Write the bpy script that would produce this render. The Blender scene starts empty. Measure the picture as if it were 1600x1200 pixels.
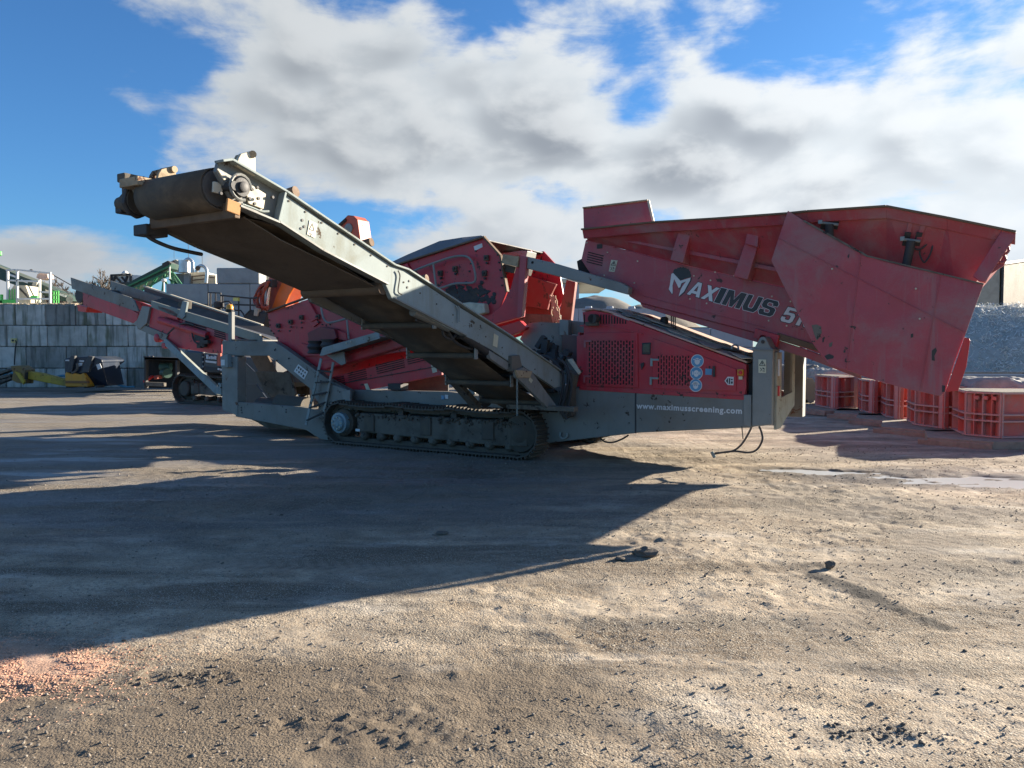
import bpy, bmesh, math, random
import numpy as np
from mathutils import Vector, Matrix, noise as mnoise
random.seed(7); rng=np.random.default_rng(7)
S=bpy.context.scene; COL=S.collection
# ------------------------------------------------------------------ camera, sun, sky, exposure
F=1200.0; EYE=1.5; PITCH=math.atan(52/F); cp,sp=math.cos(PITCH),math.sin(PITCH)
cam=bpy.data.cameras.new('camera'); camo=bpy.data.objects.new('camera',cam); COL.objects.link(camo)
camo.location=(0,0,EYE); camo.rotation_euler=(math.pi/2-PITCH,0,0)
cam.sensor_fit='HORIZONTAL'; cam.sensor_width=36; cam.lens=36*F/1600; cam.clip_end=3000; cam.clip_start=.05
S.camera=camo
SUN_AZ=math.radians(60.4); SUN_EL=math.radians(15.2)      # azimuth measured from +Y towards +X
sv=Vector((math.sin(SUN_AZ)*math.cos(SUN_EL),math.cos(SUN_AZ)*math.cos(SUN_EL),math.sin(SUN_EL)))
sl=bpy.data.lights.new('sun','SUN'); sl.energy=5.0; sl.angle=math.radians(.55); sl.color=(1,.88,.72)
so=bpy.data.objects.new('sun',sl); COL.objects.link(so); so.rotation_euler=sv.to_track_quat('Z','Y').to_euler(); so.location=(30,15,20)
S.view_settings.view_transform='Standard'; S.view_settings.look='None'; S.view_settings.gamma=1
S.view_settings.use_curve_mapping=False; S.view_settings.exposure=1.72
W=bpy.data.worlds.new('World'); S.world=W; W.use_nodes=True

class NT:
    """tiny helper to write node trees"""
    def __init__(s,t): s.t=t; s.n=t.nodes; s.l=t.links
    def new(s,k,**kw):
        n=s.n.new(k)
        for a,b in kw.items(): setattr(n,a,b)
        return n
    def put(s,sock,v):
        if isinstance(v,(int,float)): sock.default_value=v
        elif isinstance(v,(tuple,list)):
            sock.default_value=tuple(v)+((1,) if len(sock.default_value)==4 and len(v)==3 else ())
        else: s.l.new(v,sock)
    def m(s,op,a,b=0,c=None,clamp=False):
        n=s.new('ShaderNodeMath',operation=op,use_clamp=clamp); s.put(n.inputs[0],a); s.put(n.inputs[1],b)
        if c is not None: s.put(n.inputs[2],c)
        return n.outputs[0]
    def mix(s,f,a,b,mode='MIX'):
        n=s.new('ShaderNodeMixRGB',blend_type=mode); s.put(n.inputs[0],f); s.put(n.inputs[1],a); s.put(n.inputs[2],b); return n.outputs[0]
    def noise(s,vec,scale,detail=4,rough=.55,dist=0):
        n=s.new('ShaderNodeTexNoise'); s.put(n.inputs['Vector'],vec); n.inputs['Scale'].default_value=scale
        n.inputs['Detail'].default_value=detail; n.inputs['Roughness'].default_value=rough; n.inputs['Distortion'].default_value=dist
        return n.outputs['Fac']
    def map(s,vec,loc=(0,0,0),rot=(0,0,0),scale=(1,1,1)):
        n=s.new('ShaderNodeMapping'); s.put(n.inputs[0],vec); n.inputs[1].default_value=loc; n.inputs[2].default_value=rot; n.inputs[3].default_value=scale
        return n.outputs[0]
    def ss(s,v,a,b):
        n=s.new('ShaderNodeMapRange',interpolation_type='SMOOTHSTEP'); s.put(n.inputs[0],v); n.inputs[1].default_value=a; n.inputs[2].default_value=b
        n.inputs[3].default_value=0; n.inputs[4].default_value=1; return n.outputs[0]

def sky():
    t=NT(W.node_tree); t.n.clear()
    out=t.new('ShaderNodeOutputWorld'); bg=t.new('ShaderNodeBackground'); t.l.new(bg.outputs[0],out.inputs[0])
    st=t.new('ShaderNodeTexSky',sky_type='NISHITA'); st.sun_disc=False; st.sun_elevation=SUN_EL; st.sun_rotation=SUN_AZ
    st.air_density=1.0; st.dust_density=.4; st.ozone_density=2.0
    tc=t.new('ShaderNodeTexCoord'); d=tc.outputs['Generated']
    sep=t.new('ShaderNodeSeparateXYZ'); t.l.new(d,sep.inputs[0]); X,Y,Z=sep.outputs
    az=t.m('ARCTAN2',X,Y); el=t.m('ARCSINE',Z)
    # cloud field lives on (azimuth, elevation), a little flattened towards the horizon
    cv=t.new('ShaderNodeCombineXYZ'); t.l.new(az,cv.inputs[0]); t.put(cv.inputs[1],t.m('MULTIPLY',el,1.7)); v=cv.outputs[0]
    n1=t.noise(v,6.0,9,.55,.15); 
    vs=t.map(v,loc=(.022,.034,0)); n1s=t.noise(vs,6.0,5,.5,.15); nlow=t.noise(t.map(v,loc=(.01,.03,0)),6.0,2.5,.5,.15)
    n2=t.noise(t.map(v,loc=(3,1,0),rot=(0,0,.5),scale=(1,2.4,1)),9,8,.65,.6)
    dens=t.m('ADD',t.m('MULTIPLY',t.m('SUBTRACT',n1,.5),2.3),t.m('MULTIPLY',t.m('SUBTRACT',n2,.5),.6))
    def P(px,py):
        u=(px-800)/F; w=(600-py)/F; q=Vector((u,cp+w*sp,w*cp-sp)).normalized(); return math.atan2(q.x,q.y),math.asin(q.z)
    blobs=[(640,205,330,115,.62),(930,230,260,110,.5),(330,175,240,85,.50),(620,90,130,45,.35),(850,150,150,60,.35),(1000,270,240,60,.45),(430,25,260,40,.32),(1400,170,260,200,.38),(1250,250,180,110,.40),
      (1530,330,200,100,.35),(850,20,130,30,.25),(190,395,260,42,.55),(60,420,160,40,.35),(740,375,170,38,.45),(900,390,120,40,.3),(420,350,60,15,.2),(640,310,60,22,.15),
      (40,120,170,100,-.6),(300,95,80,30,-.3),(110,330,150,35,-.5),(730,50,80,50,-.42),(1010,155,60,45,-.65),(1160,95,60,45,-.42),(560,335,130,22,-.35),(860,295,90,22,-.35),(1060,20,60,25,-.15),(1260,20,60,30,-.25),(20,250,150,60,-.35),(250,300,80,40,-.25)]
    # cloud carries on out of view, thinned there to dim the fill light
    acc=t.m('ADD',-.09,t.m('MULTIPLY',t.ss(t.m('ABSOLUTE',az),.75,1.1),-.16))
    for (px,py,rx,ry,w) in blobs:
        a0,e0=P(px,py); ra=rx/F; re=ry/F
        q=t.m('ADD',t.m('POWER',t.m('ABSOLUTE',t.m('MULTIPLY',t.m('SUBTRACT',az,a0),1/ra)),2),t.m('POWER',t.m('ABSOLUTE',t.m('MULTIPLY',t.m('SUBTRACT',el,e0),1/re)),2))
        g=t.m('EXPONENT',t.m('MULTIPLY',q,-.8)); acc=t.m('MULTIPLY_ADD',g,w*(.72 if w>0 else 1.15),acc)
    dd=t.m('ADD',dens,acc)
    cover=t.ss(dd,-.16,.36)
    thick=t.ss(t.m('ADD',acc,t.m('MULTIPLY',t.m('SUBTRACT',nlow,.5),2.2)),.34,1.15)
    lit=t.ss(t.m('SUBTRACT',n1,n1s),-.07,.12)            # faces turned to the sun are brighter
    sunside=t.ss(az,-.55,.75)
    body=t.mix(thick,(.90,.97,1.03),(.43,.48,.55))
    body=t.mix(t.m('MULTIPLY',lit,.62),body,(1.05,1.09,1.12))
    low=t.m('SUBTRACT',1,t.ss(el,.02,.20))
    body=t.mix(t.m('MULTIPLY',low,.45),body,(.55,.62,.74))
    bright=t.m('ADD',.62,t.m('MULTIPLY',sunside,.36))
    cl=t.new('ShaderNodeVectorMath',operation='SCALE'); t.l.new(body,cl.inputs[0]); t.put(cl.inputs['Scale'],t.m('MULTIPLY',bright,4.1))
    # deepen the clear sky a bit, then lay clouds over it
    blue=t.mix(1.0,st.outputs[0],(.27,.50,.76),'MULTIPLY')
    col=t.mix(cover,blue,cl.outputs[0])
    t.l.new(col,bg.inputs[0]); bg.inputs[1].default_value=.075
sky()

# ------------------------------------------------------------------ pixel rays -> real planes of the place
O=Vector((-.09,10.65,0)); AX=Vector((.857,-.515,0)).normalized(); BX=Vector((-AX.y,AX.x,0)); UP=Vector((0,0,1))
EYEV=Vector((0,0,EYE))
def ray(x,y):
    u=(x-800)/F; v=(600-y)/F; return Vector((u,cp+v*sp,v*cp-sp))
def M(s,t,z): return O+AX*s+BX*t+UP*z            # machine frame: s along (to the hopper), t across (away), z up
def mp(x,y,t): d=ray(x,y); return EYEV+d*((t+O.dot(BX))/d.dot(BX))
def ms(x,y,s): d=ray(x,y); return EYEV+d*((s+O.dot(AX))/d.dot(AX))
def yp(x,y,Y): d=ray(x,y); return EYEV+d*(Y/d.y)
def gp(x,y,z=0): d=ray(x,y); return EYEV+d*((z-EYE)/d.z)
def loc_(p): q=p-O; return q.dot(AX),q.dot(BX),q.z

# ------------------------------------------------------------------ mesh building
WL={}                                             # world base of every root
class MB:
    def __init__(s): s.v=[]; s.f=[]
    def add(s,vs,fs):
        o=len(s.v); s.v+= [Vector(v) for v in vs]; s.f+=[tuple(i+o for i in f) for f in fs]; return s
    def prism(s,pts,ext):
        n=len(pts); vs=list(pts)+[p+ext for p in pts]
        nv=Vector((0,0,0))
        for i in range(n): nv+=pts[i].cross(pts[(i+1)%n])
        fs=[tuple(range(n)),tuple(range(2*n-1,n-1,-1))]+[((i+1)%n,i,i+n,(i+1)%n+n) for i in range(n)]
        if nv.dot(ext)>0: fs=[f[::-1] for f in fs]
        return s.add(vs,fs)
    def box(s,c,x,y,z):                            # centre, half vectors
        vs=[c+x*i+y*j+z*k for k in(-1,1) for j in(-1,1) for i in(-1,1)]
        fs=[(0,2,3,1),(4,5,7,6),(0,1,5,4),(2,6,7,3),(0,4,6,2),(1,3,7,5)]
        if x.cross(y).dot(z)<0: fs=[f[::-1] for f in fs]
        return s.add(vs,fs)
    def bar(s,a,b,w,h,up=UP):
        d=(b-a); L=d.length; d=d/L; sd=d.cross(up)
        if sd.length<1e-4: sd=d.cross(Vector((1,0,0)))
        sd.normalize(); u=sd.cross(d); return s.box((a+b)/2,d*L/2,sd*w/2,u*h/2)
    def tube(s,pts,r,n=8,r2=None,cap=True):
        rings=[]; L=len(pts)
        for i,p in enumerate(pts):
            d=(pts[min(i+1,L-1)]-pts[max(i-1,0)]).normalized()
            if i==0: x=d.orthogonal().normalized()
            else: x=(x-d*x.dot(d)).normalized()
            y=d.cross(x); rr=r if r2 is None else r+(r2-r)*i/(L-1)
            rings.append([p+(x*math.cos(a)+y*math.sin(a))*rr for a in [2*math.pi*k/n for k in range(n)]])
        vs=[v for q in rings for v in q]; fs=[]
        for i in range(L-1):
            for k in range(n): fs.append((i*n+k,i*n+(k+1)%n,(i+1)*n+(k+1)%n,(i+1)*n+k))
        if cap: fs+= [tuple(range(n-1,-1,-1)),tuple((L-1)*n+k for k in range(n))]
        return s.add(vs,fs)
    def cyl(s,a,b,r,n=20,r2=None): return s.tube([a,b],r,n,r2)
    def lathe(s,a,d,prof,n=20):                    # prof: (along, radius)
        d=d.normalized(); x=d.orthogonal().normalized(); y=d.cross(x); vs=[];fs=[]
        for (h,r) in prof: vs+=[a+d*h+(x*math.cos(2*math.pi*k/n)+y*math.sin(2*math.pi*k/n))*r for k in range(n)]
        for i in range(len(prof)-1):
            for k in range(n): fs.append((i*n+k,i*n+(k+1)%n,(i+1)*n+(k+1)%n,(i+1)*n+k))
        fs+=[tuple(range(n-1,-1,-1)),tuple((len(prof)-1)*n+k for k in range(n))]
        return s.add(vs,fs)
    def strip(s,A,B,th):                           # surface between two poly-lines with a thickness vector
        n=len(A); vs=list(A)+list(B)+[p+th for p in A]+[p+th for p in B]; fs=[]
        for i in range(n-1):
            fs.append((i,i+1,n+i+1,n+i)); fs.append((2*n+i,3*n+i,3*n+i+1,2*n+i+1))
            fs.append((i,2*n+i,2*n+i+1,i+1)); fs.append((n+i,n+i+1,3*n+i+1,3*n+i))
        fs.append((0,n,3*n,2*n)); fs.append((n-1,3*n-1,4*n-1,2*n-1))
        return s.add(vs,fs)
    def build(s,name,mat,parent=None,bevel=0,smooth=False,label=None,loc=None,kind=None,nofix=False):
        base=WL.get(parent,Vector((0,0,0))) if parent is not None else (loc or Vector((0,0,0)))
        me=bpy.data.meshes.new(name); me.from_pydata([v-base for v in s.v],[],s.f); me.update()
        if not nofix:
            bm=bmesh.new(); bm.from_mesh(me); bmesh.ops.recalc_face_normals(bm,faces=bm.faces); bm.to_mesh(me); bm.free()
        me.materials.append(mat)
        if smooth:
            for p in me.polygons: p.use_smooth=True
            me.set_sharp_from_angle(angle=math.radians(38))
        o=bpy.data.objects.new(name,me); COL.objects.link(o)
        if parent is not None: o.parent=parent
        else: o.location=base
        WL[o]=base
        if bevel:
            b=o.modifiers.new('bevel','BEVEL'); b.width=bevel; b.segments=2; b.limit_method='ANGLE'; b.angle_limit=math.radians(40)
        if label: o['label']=label
        if kind: o['kind']=kind
        return o
def tag(o,label,cat,group=None):
    o['label']=label; o['category']=cat
    if group: o['group']=group
    return o
def thing(name,label,cat,loc,group=None):
    o=bpy.data.objects.new(name,None); COL.objects.link(o); o.location=loc; o.empty_display_size=.2; WL[o]=Vector(loc); return tag(o,label,cat,group)
def inst(ob,name,parent,mat4):                    # same mesh again; mat4 moves world -> world
    o=ob.copy(); o.name=name; COL.objects.link(o); o.parent=parent; b=WL[parent]
    o.matrix_local=Matrix.Translation(-b)@mat4@Matrix.Translation(WL[ob]) if ob.parent else Matrix.Translation(-b)@mat4
    WL[o]=b; return o
def mslab(pts,t,th): return MB().prism([mp(x,y,t) for x,y in pts],BX*th)
def cslab(pts,s,th): return MB().prism([ms(x,y,s) for x,y in pts],-AX*th)
def ypslab(pts,Y,th): return MB().prism([yp(x,y,Y) for x,y in pts],Vector((0,th,0)))

# ------------------------------------------------------------------ materials
def new_mat(name):
    m=bpy.data.materials.new(name); m.use_nodes=True; t=NT(m.node_tree); t.n.clear()
    out=t.new('ShaderNodeOutputMaterial'); b=t.new('ShaderNodeBsdfPrincipled'); t.l.new(b.outputs[0],out.inputs[0]); return m,t,b
def surf(name,base,rough=.55,metal=0,dirt=(.17,.14,.105),amt=.35,scale=1.6,chip=.0,chipcol=(.12,.05,.025),streak=.25,top=.45,bump=.25,var=.12,fine=60,spec=.5,rand=0,dent=0):
    m,t,b=new_mat(name); tc=t.new('ShaderNodeTexCoord'); v=tc.outputs['Object']
    n=t.noise(v,scale,6,.62,.3); nf=t.noise(v,fine,3,.6)
    lo=tuple(c*(1-var) for c in base); hi=tuple(min(1,c*(1+var)) for c in base)
    c=t.mix(t.noise(v,scale*2.3,4,.5),lo,hi)
    if rand:
        oi=t.new('ShaderNodeObjectInfo'); k=t.m('MULTIPLY_ADD',oi.outputs['Random'],rand*2,1-rand)
        cc=t.new('ShaderNodeVectorMath',operation='SCALE'); t.l.new(c,cc.inputs[0]); t.l.new(k,cc.inputs['Scale']); c=cc.outputs[0]
    f=t.m('MULTIPLY',t.ss(n,.42,.72),amt)
    if streak:
        q=t.noise(t.map(v,scale=(9,9,.7)),1.0,5,.6); f=t.m('MAXIMUM',f,t.m('MULTIPLY',t.ss(q,.5,.75),streak))
    if top:
        g=t.new('ShaderNodeNewGeometry'); sz=t.new('ShaderNodeSeparateXYZ'); t.l.new(g.outputs['Normal'],sz.inputs[0])
        f=t.m('MAXIMUM',f,t.m('MULTIPLY',t.ss(sz.outputs[2],.35,.9),t.m('MULTIPLY',t.ss(n,.3,.6),top)))
    f=t.m('ADD',f,t.m('MULTIPLY',t.m('SUBTRACT',nf,.5),amt*.5),clamp=True)
    c=t.mix(f,c,dirt); r=t.m('MULTIPLY_ADD',f,.35,rough,clamp=True)
    if chip:
        k=t.ss(t.m('ADD',t.noise(v,7,8,.7,.2),t.m('MULTIPLY',t.noise(v,1.1,2),.25)),.80-chip*.2,.82-chip*.2); c=t.mix(k,c,chipcol); r=t.m('MAXIMUM',r,t.m('MULTIPLY',k,.85))
        if metal: t.put(b.inputs['Metallic'],t.m('MULTIPLY',t.m('SUBTRACT',1,k),metal))
    elif metal: b.inputs['Metallic'].default_value=metal
    t.put(b.inputs['Base Color'],c); t.put(b.inputs['Roughness'],r); b.inputs['Specular IOR Level'].default_value=spec
    if bump:
        bn=t.new('ShaderNodeBump'); bn.inputs['Strength'].default_value=bump; bn.inputs['Distance'].default_value=.01
        t.put(bn.inputs['Height'],t.m('ADD',t.m('MULTIPLY',n,.6),t.m('MULTIPLY',nf,.35))); t.l.new(bn.outputs[0],b.inputs['Normal'])
        if dent:
            b2=t.new('ShaderNodeBump'); b2.inputs['Strength'].default_value=dent; b2.inputs['Distance'].default_value=.06; t.put(b2.inputs['Height'],t.noise(v,1.7,2,.4)); t.l.new(b2.outputs[0],bn.inputs['Normal'])
    return m
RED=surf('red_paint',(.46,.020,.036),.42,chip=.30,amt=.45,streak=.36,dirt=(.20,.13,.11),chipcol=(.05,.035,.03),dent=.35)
REDF=surf('faded_glare_red_paint',(.36,.048,.064),.42,chip=.14,amt=.75,streak=.6,scale=1.7,dirt=(.26,.175,.17),chipcol=(.07,.045,.04),bump=.4,dent=.5,var=.2)  # dusty scuffed red, also paled to carry the veiling sun glare
REDB=surf('bright_red_paint',(.55,.02,.02),.4,amt=.2,chip=.1)
REDO=surf('sunlit_red_paint',(.30,.05,.04),.6,amt=.7,streak=.5,dirt=(.24,.15,.11),chip=.3,chipcol=(.10,.06,.04))  # orange of sunlight on the far red parts put into the paint
GREY=surf('blue_grey_paint',(.18,.183,.168),.5,chip=.28,amt=.6,streak=.45,dirt=(.15,.13,.095),chipcol=(.05,.035,.025))
GREYL=surf('pale_grey_paint',(.265,.31,.305),.72,spec=.2,chip=.22,amt=.5,streak=.5,dirt=(.20,.18,.12),chipcol=(.07,.05,.03),scale=2.4)
GREYM=surf('galvanised_grey',(.22,.226,.208),.5,chip=.2,amt=.5,streak=.4,dirt=(.14,.13,.11))
MUD=surf('muddy_steel',(.075,.065,.052),.75,amt=.75,dirt=(.15,.125,.09),streak=.5,scale=4,bump=.9,fine=45)
MUDL=surf('dried_mud_steel',(.14,.125,.10),.8,amt=.7,dirt=(.06,.05,.04),streak=.6,scale=3,bump=.9,chip=.4,chipcol=(.035,.03,.027))
DARK=surf('dark_steel',(.028,.028,.03),.6,amt=.5,dirt=(.09,.075,.055),scale=4,bump=.4)
BLACK=surf('black_void',(.008,.008,.009),.8,amt=.15,bump=0,top=.2)
BELT=surf('dusty_belt',(.095,.075,.055),.78,spec=.25,amt=.8,dirt=(.19,.145,.10),scale=4,streak=.0,bump=.5)
RUBBER=surf('conveyor_rubber',(.035,.034,.036),.62,amt=.5,dirt=(.10,.085,.065),scale=3,streak=.0,bump=.3)
BELTU=surf('worn_belt',(.085,.072,.058),.7,amt=.7,dirt=(.05,.042,.035),scale=2.5,streak=.0,bump=.4)
DRUM=surf('worn_drum_rubber',(.12,.11,.10),.7,amt=.6,dirt=(.07,.06,.052),scale=5,streak=.0,bump=.4)
BROWN=surf('rusty_brown_steel',(.155,.10,.06),.75,amt=.6,dirt=(.09,.065,.045),scale=5,bump=.6,chip=.3)
TAN=surf('dusty_tan_steel',(.38,.29,.18),.75,amt=.5,dirt=(.16,.12,.08),scale=8,bump=.6,chip=.35)
CREAM=surf('cream_dusty_steel',(.55,.50,.38),.6,amt=.4,dirt=(.25,.2,.14),scale=6,chip=.15)
ORANGE=surf('orange_paint',(.75,.15,.015),.4,amt=.25,chip=.08)
ORANGED=surf('red_orange_paint',(.50,.08,.03),.45,amt=.35,chip=.2)
NAVY=surf('dark_navy_paint',(.012,.022,.042),.35,amt=.35,chip=.1,dirt=(.06,.06,.055))
YELLOW=surf('worn_yellow_paint',(.50,.34,.03),.5,amt=.6,chip=.4,dirt=(.16,.13,.07))
AMBER=surf('orange_yellow_paint',(.62,.28,.02),.5,amt=.5,chip=.3)
WHITE=surf('white_decal',(.62,.63,.62),.45,amt=.25,streak=.2,bump=0,dirt=(.3,.24,.22))
LABEL=surf('cream_label',(.58,.56,.40),.45,amt=.3,bump=0)
INK=surf('black_decal',(.02,.024,.026),.45,amt=.2,bump=0,streak=.1,top=0)
BLUE=surf('blue_sign',(.10,.28,.45),.4,amt=.2,bump=0)
GREEN=surf('green_paint',(.02,.17,.07),.5,amt=.3,chip=.1)
LIME=surf('bright_green_paint',(.08,.55,.10),.5,amt=.2)
DGREEN=surf('dark_green_belt_frame',(.015,.055,.04),.5,amt=.3)
WHITEP=surf('white_paint',(.72,.72,.68),.45,amt=.25,streak=.3)
SILVER=surf('silver_duct',(.55,.56,.57),.32,metal=.7,amt=.2)
ROPE=surf('pale_rope',(.48,.36,.26),.9,amt=.2)
HOSER=surf('red_hydraulic_hose',(.35,.06,.03),.5,amt=.3)
HOSEB=surf('blue_water_hose',(.06,.22,.30),.5,amt=.3)
TARP=surf('grey_tarpaulin',(.34,.32,.28),.6,amt=.6,dirt=(.2,.18,.155),scale=5,bump=.5)
WOOD=surf('weathered_timber',(.32,.27,.20),.85,amt=.6,dirt=(.17,.14,.11),scale=6,bump=.5)
FORM=surf('red_formwork_paint',(.56,.13,.10),.6,amt=.75,streak=.7,dirt=(.36,.27,.245),scale=3,rand=.25)
FLAN=surf('dusty_formwork_flange',(.55,.30,.26),.7,amt=.7,streak=.4,dirt=(.36,.31,.28),scale=4,top=.8)
CONC=surf('cast_concrete',(.31,.32,.31),.85,amt=.6,dirt=(.20,.215,.21),scale=.8,streak=.55,top=.6,bump=.5,rand=.22,fine=25)
CONCG=surf('smooth_grey_concrete',(.34,.34,.325),.85,amt=.5,dirt=(.13,.14,.14),scale=.7,streak=.35,bump=.4,rand=.06,fine=25)
CONCP=surf('pale_precast_concrete',(.36,.38,.40),.85,amt=.4,dirt=(.25,.26,.26),scale=.7,streak=.4,bump=.4,rand=.10,fine=25)
def moss_mat():
    m,t,b=new_mat('mossy_concrete'); v=t.new('ShaderNodeTexCoord').outputs['Object']; oi=t.new('ShaderNodeObjectInfo').outputs['Random']
    vv=t.new('ShaderNodeVectorMath',operation='ADD'); t.l.new(v,vv.inputs[0]); cx=t.new('ShaderNodeCombineXYZ'); t.put(cx.inputs[0],t.m('MULTIPLY',oi,40)); t.l.new(cx.outputs[0],vv.inputs[1]); v=vv.outputs[0]
    n=t.noise(v,1.3,7,.65,.4); s=t.noise(t.map(v,scale=(6,6,.45)),1,5,.6); f=t.noise(v,30,4,.6)
    c=t.mix(t.ss(n,.35,.7),(.35,.34,.30),(.54,.52,.47)); c=t.mix(t.m('MULTIPLY',t.ss(s,.48,.68),.75),c,(.10,.105,.085))
    c=t.mix(t.m('MULTIPLY',t.ss(t.noise(t.map(v,loc=(5,2,1),scale=(2,2,.5)),1.2,4,.6),.5,.68),.7),c,(.13,.135,.07))
    k=t.m('MULTIPLY_ADD',oi,.85,.50); cc=t.new('ShaderNodeVectorMath',operation='SCALE'); t.l.new(c,cc.inputs[0]); t.l.new(k,cc.inputs['Scale'])
    t.put(b.inputs['Base Color'],cc.outputs[0]); b.inputs['Roughness'].default_value=.9
    bn=t.new('ShaderNodeBump'); bn.inputs['Strength'].default_value=.5; bn.inputs['Distance'].default_value=.02; t.put(bn.inputs['Height'],t.m('ADD',n,t.m('MULTIPLY',f,.4))); t.l.new(bn.outputs[0],b.inputs['Normal'])
    return m
MOSS=moss_mat()
def glassy(name,col,rough=.08):
    m,t,b=new_mat(name); b.inputs['Base Color'].default_value=col+(1,); b.inputs['Roughness'].default_value=rough; return m
GLASS=glassy('dark_glass',(.01,.02,.03)); LENS=glassy('amber_lens',(.75,.30,.02),.2)
CHROME=surf('bright_steel_rod',(.6,.6,.6),.25,metal=1,amt=.1,bump=0)

# ------------------------------------------------------------------ ground
def vnoise(x,y,seed):
    xi=np.floor(x).astype(np.int64); yi=np.floor(y).astype(np.int64); xf=x-xi; yf=y-yi
    def h(a,b):
        n=(a*374761393+b*668265263+seed*1442695041)&0x7fffffff; n=(n^(n>>13))*1274126177&0x7fffffff; n=n^(n>>16)
        return (n&0xffff)/65535.0
    u=xf*xf*(3-2*xf); w=yf*yf*(3-2*yf)
    return (h(xi,yi)*(1-u)+h(xi+1,yi)*u)*(1-w)+(h(xi,yi+1)*(1-u)+h(xi+1,yi+1)*u)*w
def fbm(x,y,s,o,seed,g=.5):
    a=0;amp=1;tot=0
    for i in range(o): a=a+amp*vnoise(x*s,y*s,seed+i*17); tot+=amp; amp*=g; s*=2.03
    return a/tot
def smooth(v,a,b): v=np.clip((v-a)/(b-a),0,1); return v*v*(3-2*v)
def puddle_mask(x,y):                             # shallow dip in front of the moulds
    return smooth(puddle_raw(x,y),.0,.6)
def puddle_raw(x,y):
    v=-9+0*x
    for (cx,cy,ra,rb) in ((4.0,9.45,.70,.16),(5.5,8.75,1.5,.42),(4.7,9.2,.5,.10)):
        a=((x-cx)*.95-(y-cy)*.33)/ra; b=((y-cy)*.95+(x-cx)*.33)/rb; v=np.maximum(v,1.0-(a*a+b*b))
    return np.maximum(v,-3)+(fbm(x,y*2.2,2.3,5,5,.6)-.5)*3.0
def rut(x,y,x0,y0,x1,y1,w):
    dx,dy=x1-x0,y1-y0; L=math.hypot(dx,dy); t=np.clip(((x-x0)*dx+(y-y0)*dy)/L**2,0,1); d=np.hypot(x-(x0+dx*t),y-(y0+dy*t))
    return np.exp(-(d/w)**2)
TRACKS=[(-9,10.2,9,7.0,-1.2,.17),(-9,12.1,9,8.9,-1.2,.17),(-2.9,2.3,2.6,8.6,.5,.15),(-.9,1.6,4.4,7.9,.5,.15),(-6,6.6,6,5.0,.7,.16),(-6,5.0,6,3.3,.8,.16),(1.0,1.9,6.5,5.2,-.4,.14),(-8,14.5,3,9.0,.6,.17)]
def track_mask(x,y):                              # where wheels and crawlers have run over the yard
    tot=0*x; tr=0*x
    for (x0,y0,x1,y1,bow,w) in TRACKS:
        dx,dy=x1-x0,y1-y0; L=math.hypot(dx,dy); t=((x-x0)*dx+(y-y0)*dy)/L**2; d=((x-x0)*dy-(y-y0)*dx)/L-bow*4*t*(1-t)+(fbm(x,y,.5,2,91)-.5)*.25
        m=np.exp(-(d/w)**4)*(t>0)*(t<1)*smooth(fbm(x,y,.7,3,int(abs(x0)*10)+50),.38,.58)
        tot=np.maximum(tot,m); tr=np.maximum(tr,m*(.5+.5*np.cos((t*L+abs(d)*.7)*2*math.pi/.11)))
    return tot,tr
def chips_mask(x,y): return smooth(1.25-((x+2.45)/.62)**2-((y-3.5)/.42)**2+(fbm(x,y,4,4,88)-.5)*1.6,.2,1.0)
def ground_h(x,y):
    near=1-smooth(np.hypot(x,y-2),9,22)
    h=(fbm(x,y,.35,3,1)-.5)*.05
    rough=smooth(fbm(x,y,.55,3,9),.42,.62)
    h=h+(fbm(x,y,2.2,4,2)-.5)*.034*(.4+rough)
    h=h+near*((fbm(x,y,9,4,3,.6)-.5)*.022*(.35+rough)+(fbm(x*.55,y*1.5,24,3,4,.65)-.5)*.011*(.25+1.3*smooth(fbm(x,y,1.1,3,71),.38,.62)))
    cl=smooth(fbm(x,y,19,3,21,.6),.62,.80)*smooth(fbm(x,y,.9,3,33),.46,.62); h=h+near*cl*.009
    # dark churned crust patches at the bottom of the view and the scrape to the right
    for (cx,cy,rx,ry) in [(-.55,3.0,.55,.22),(-1.5,3.45,.35,.12),(1.45,2.95,.25,.12),(-.62,3.35,.25,.1)]:
        m=smooth(1.15-((x-cx)/rx)**2-((y-cy)/ry)**2,0,.9); h=h+m*(fbm(x,y,26,4,44,.65)-.45)*.032
    h=h+rut(x,y,2.03,5.1,2.36,4.15,.06)*(fbm(x,y,30,4,61,.65)-.45)*.035
    tk,tr=track_mask(x,y); h=h*(1-.45*tk)-.010*tk+near*tr*.0035+near*chips_mask(x,y)*.012
    pm=puddle_mask(x,y); h=h*(1-pm*.85)-pm*.035
    wet=smooth(1-((x+5)/5)**2-((y-11.5)/3.0)**2,0,1); h=h*(1-.3*wet)
    return h
def axis(segs):
    out=[segs[0][0]]
    for a,b,st0,st1 in segs:
        p=out[-1]
        while p<b-1e-6:
            f=(p-a)/(b-a); p+=st0+(st1-st0)*f; out.append(min(p,b))
        out[-1]=b
    return np.array(out)
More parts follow.
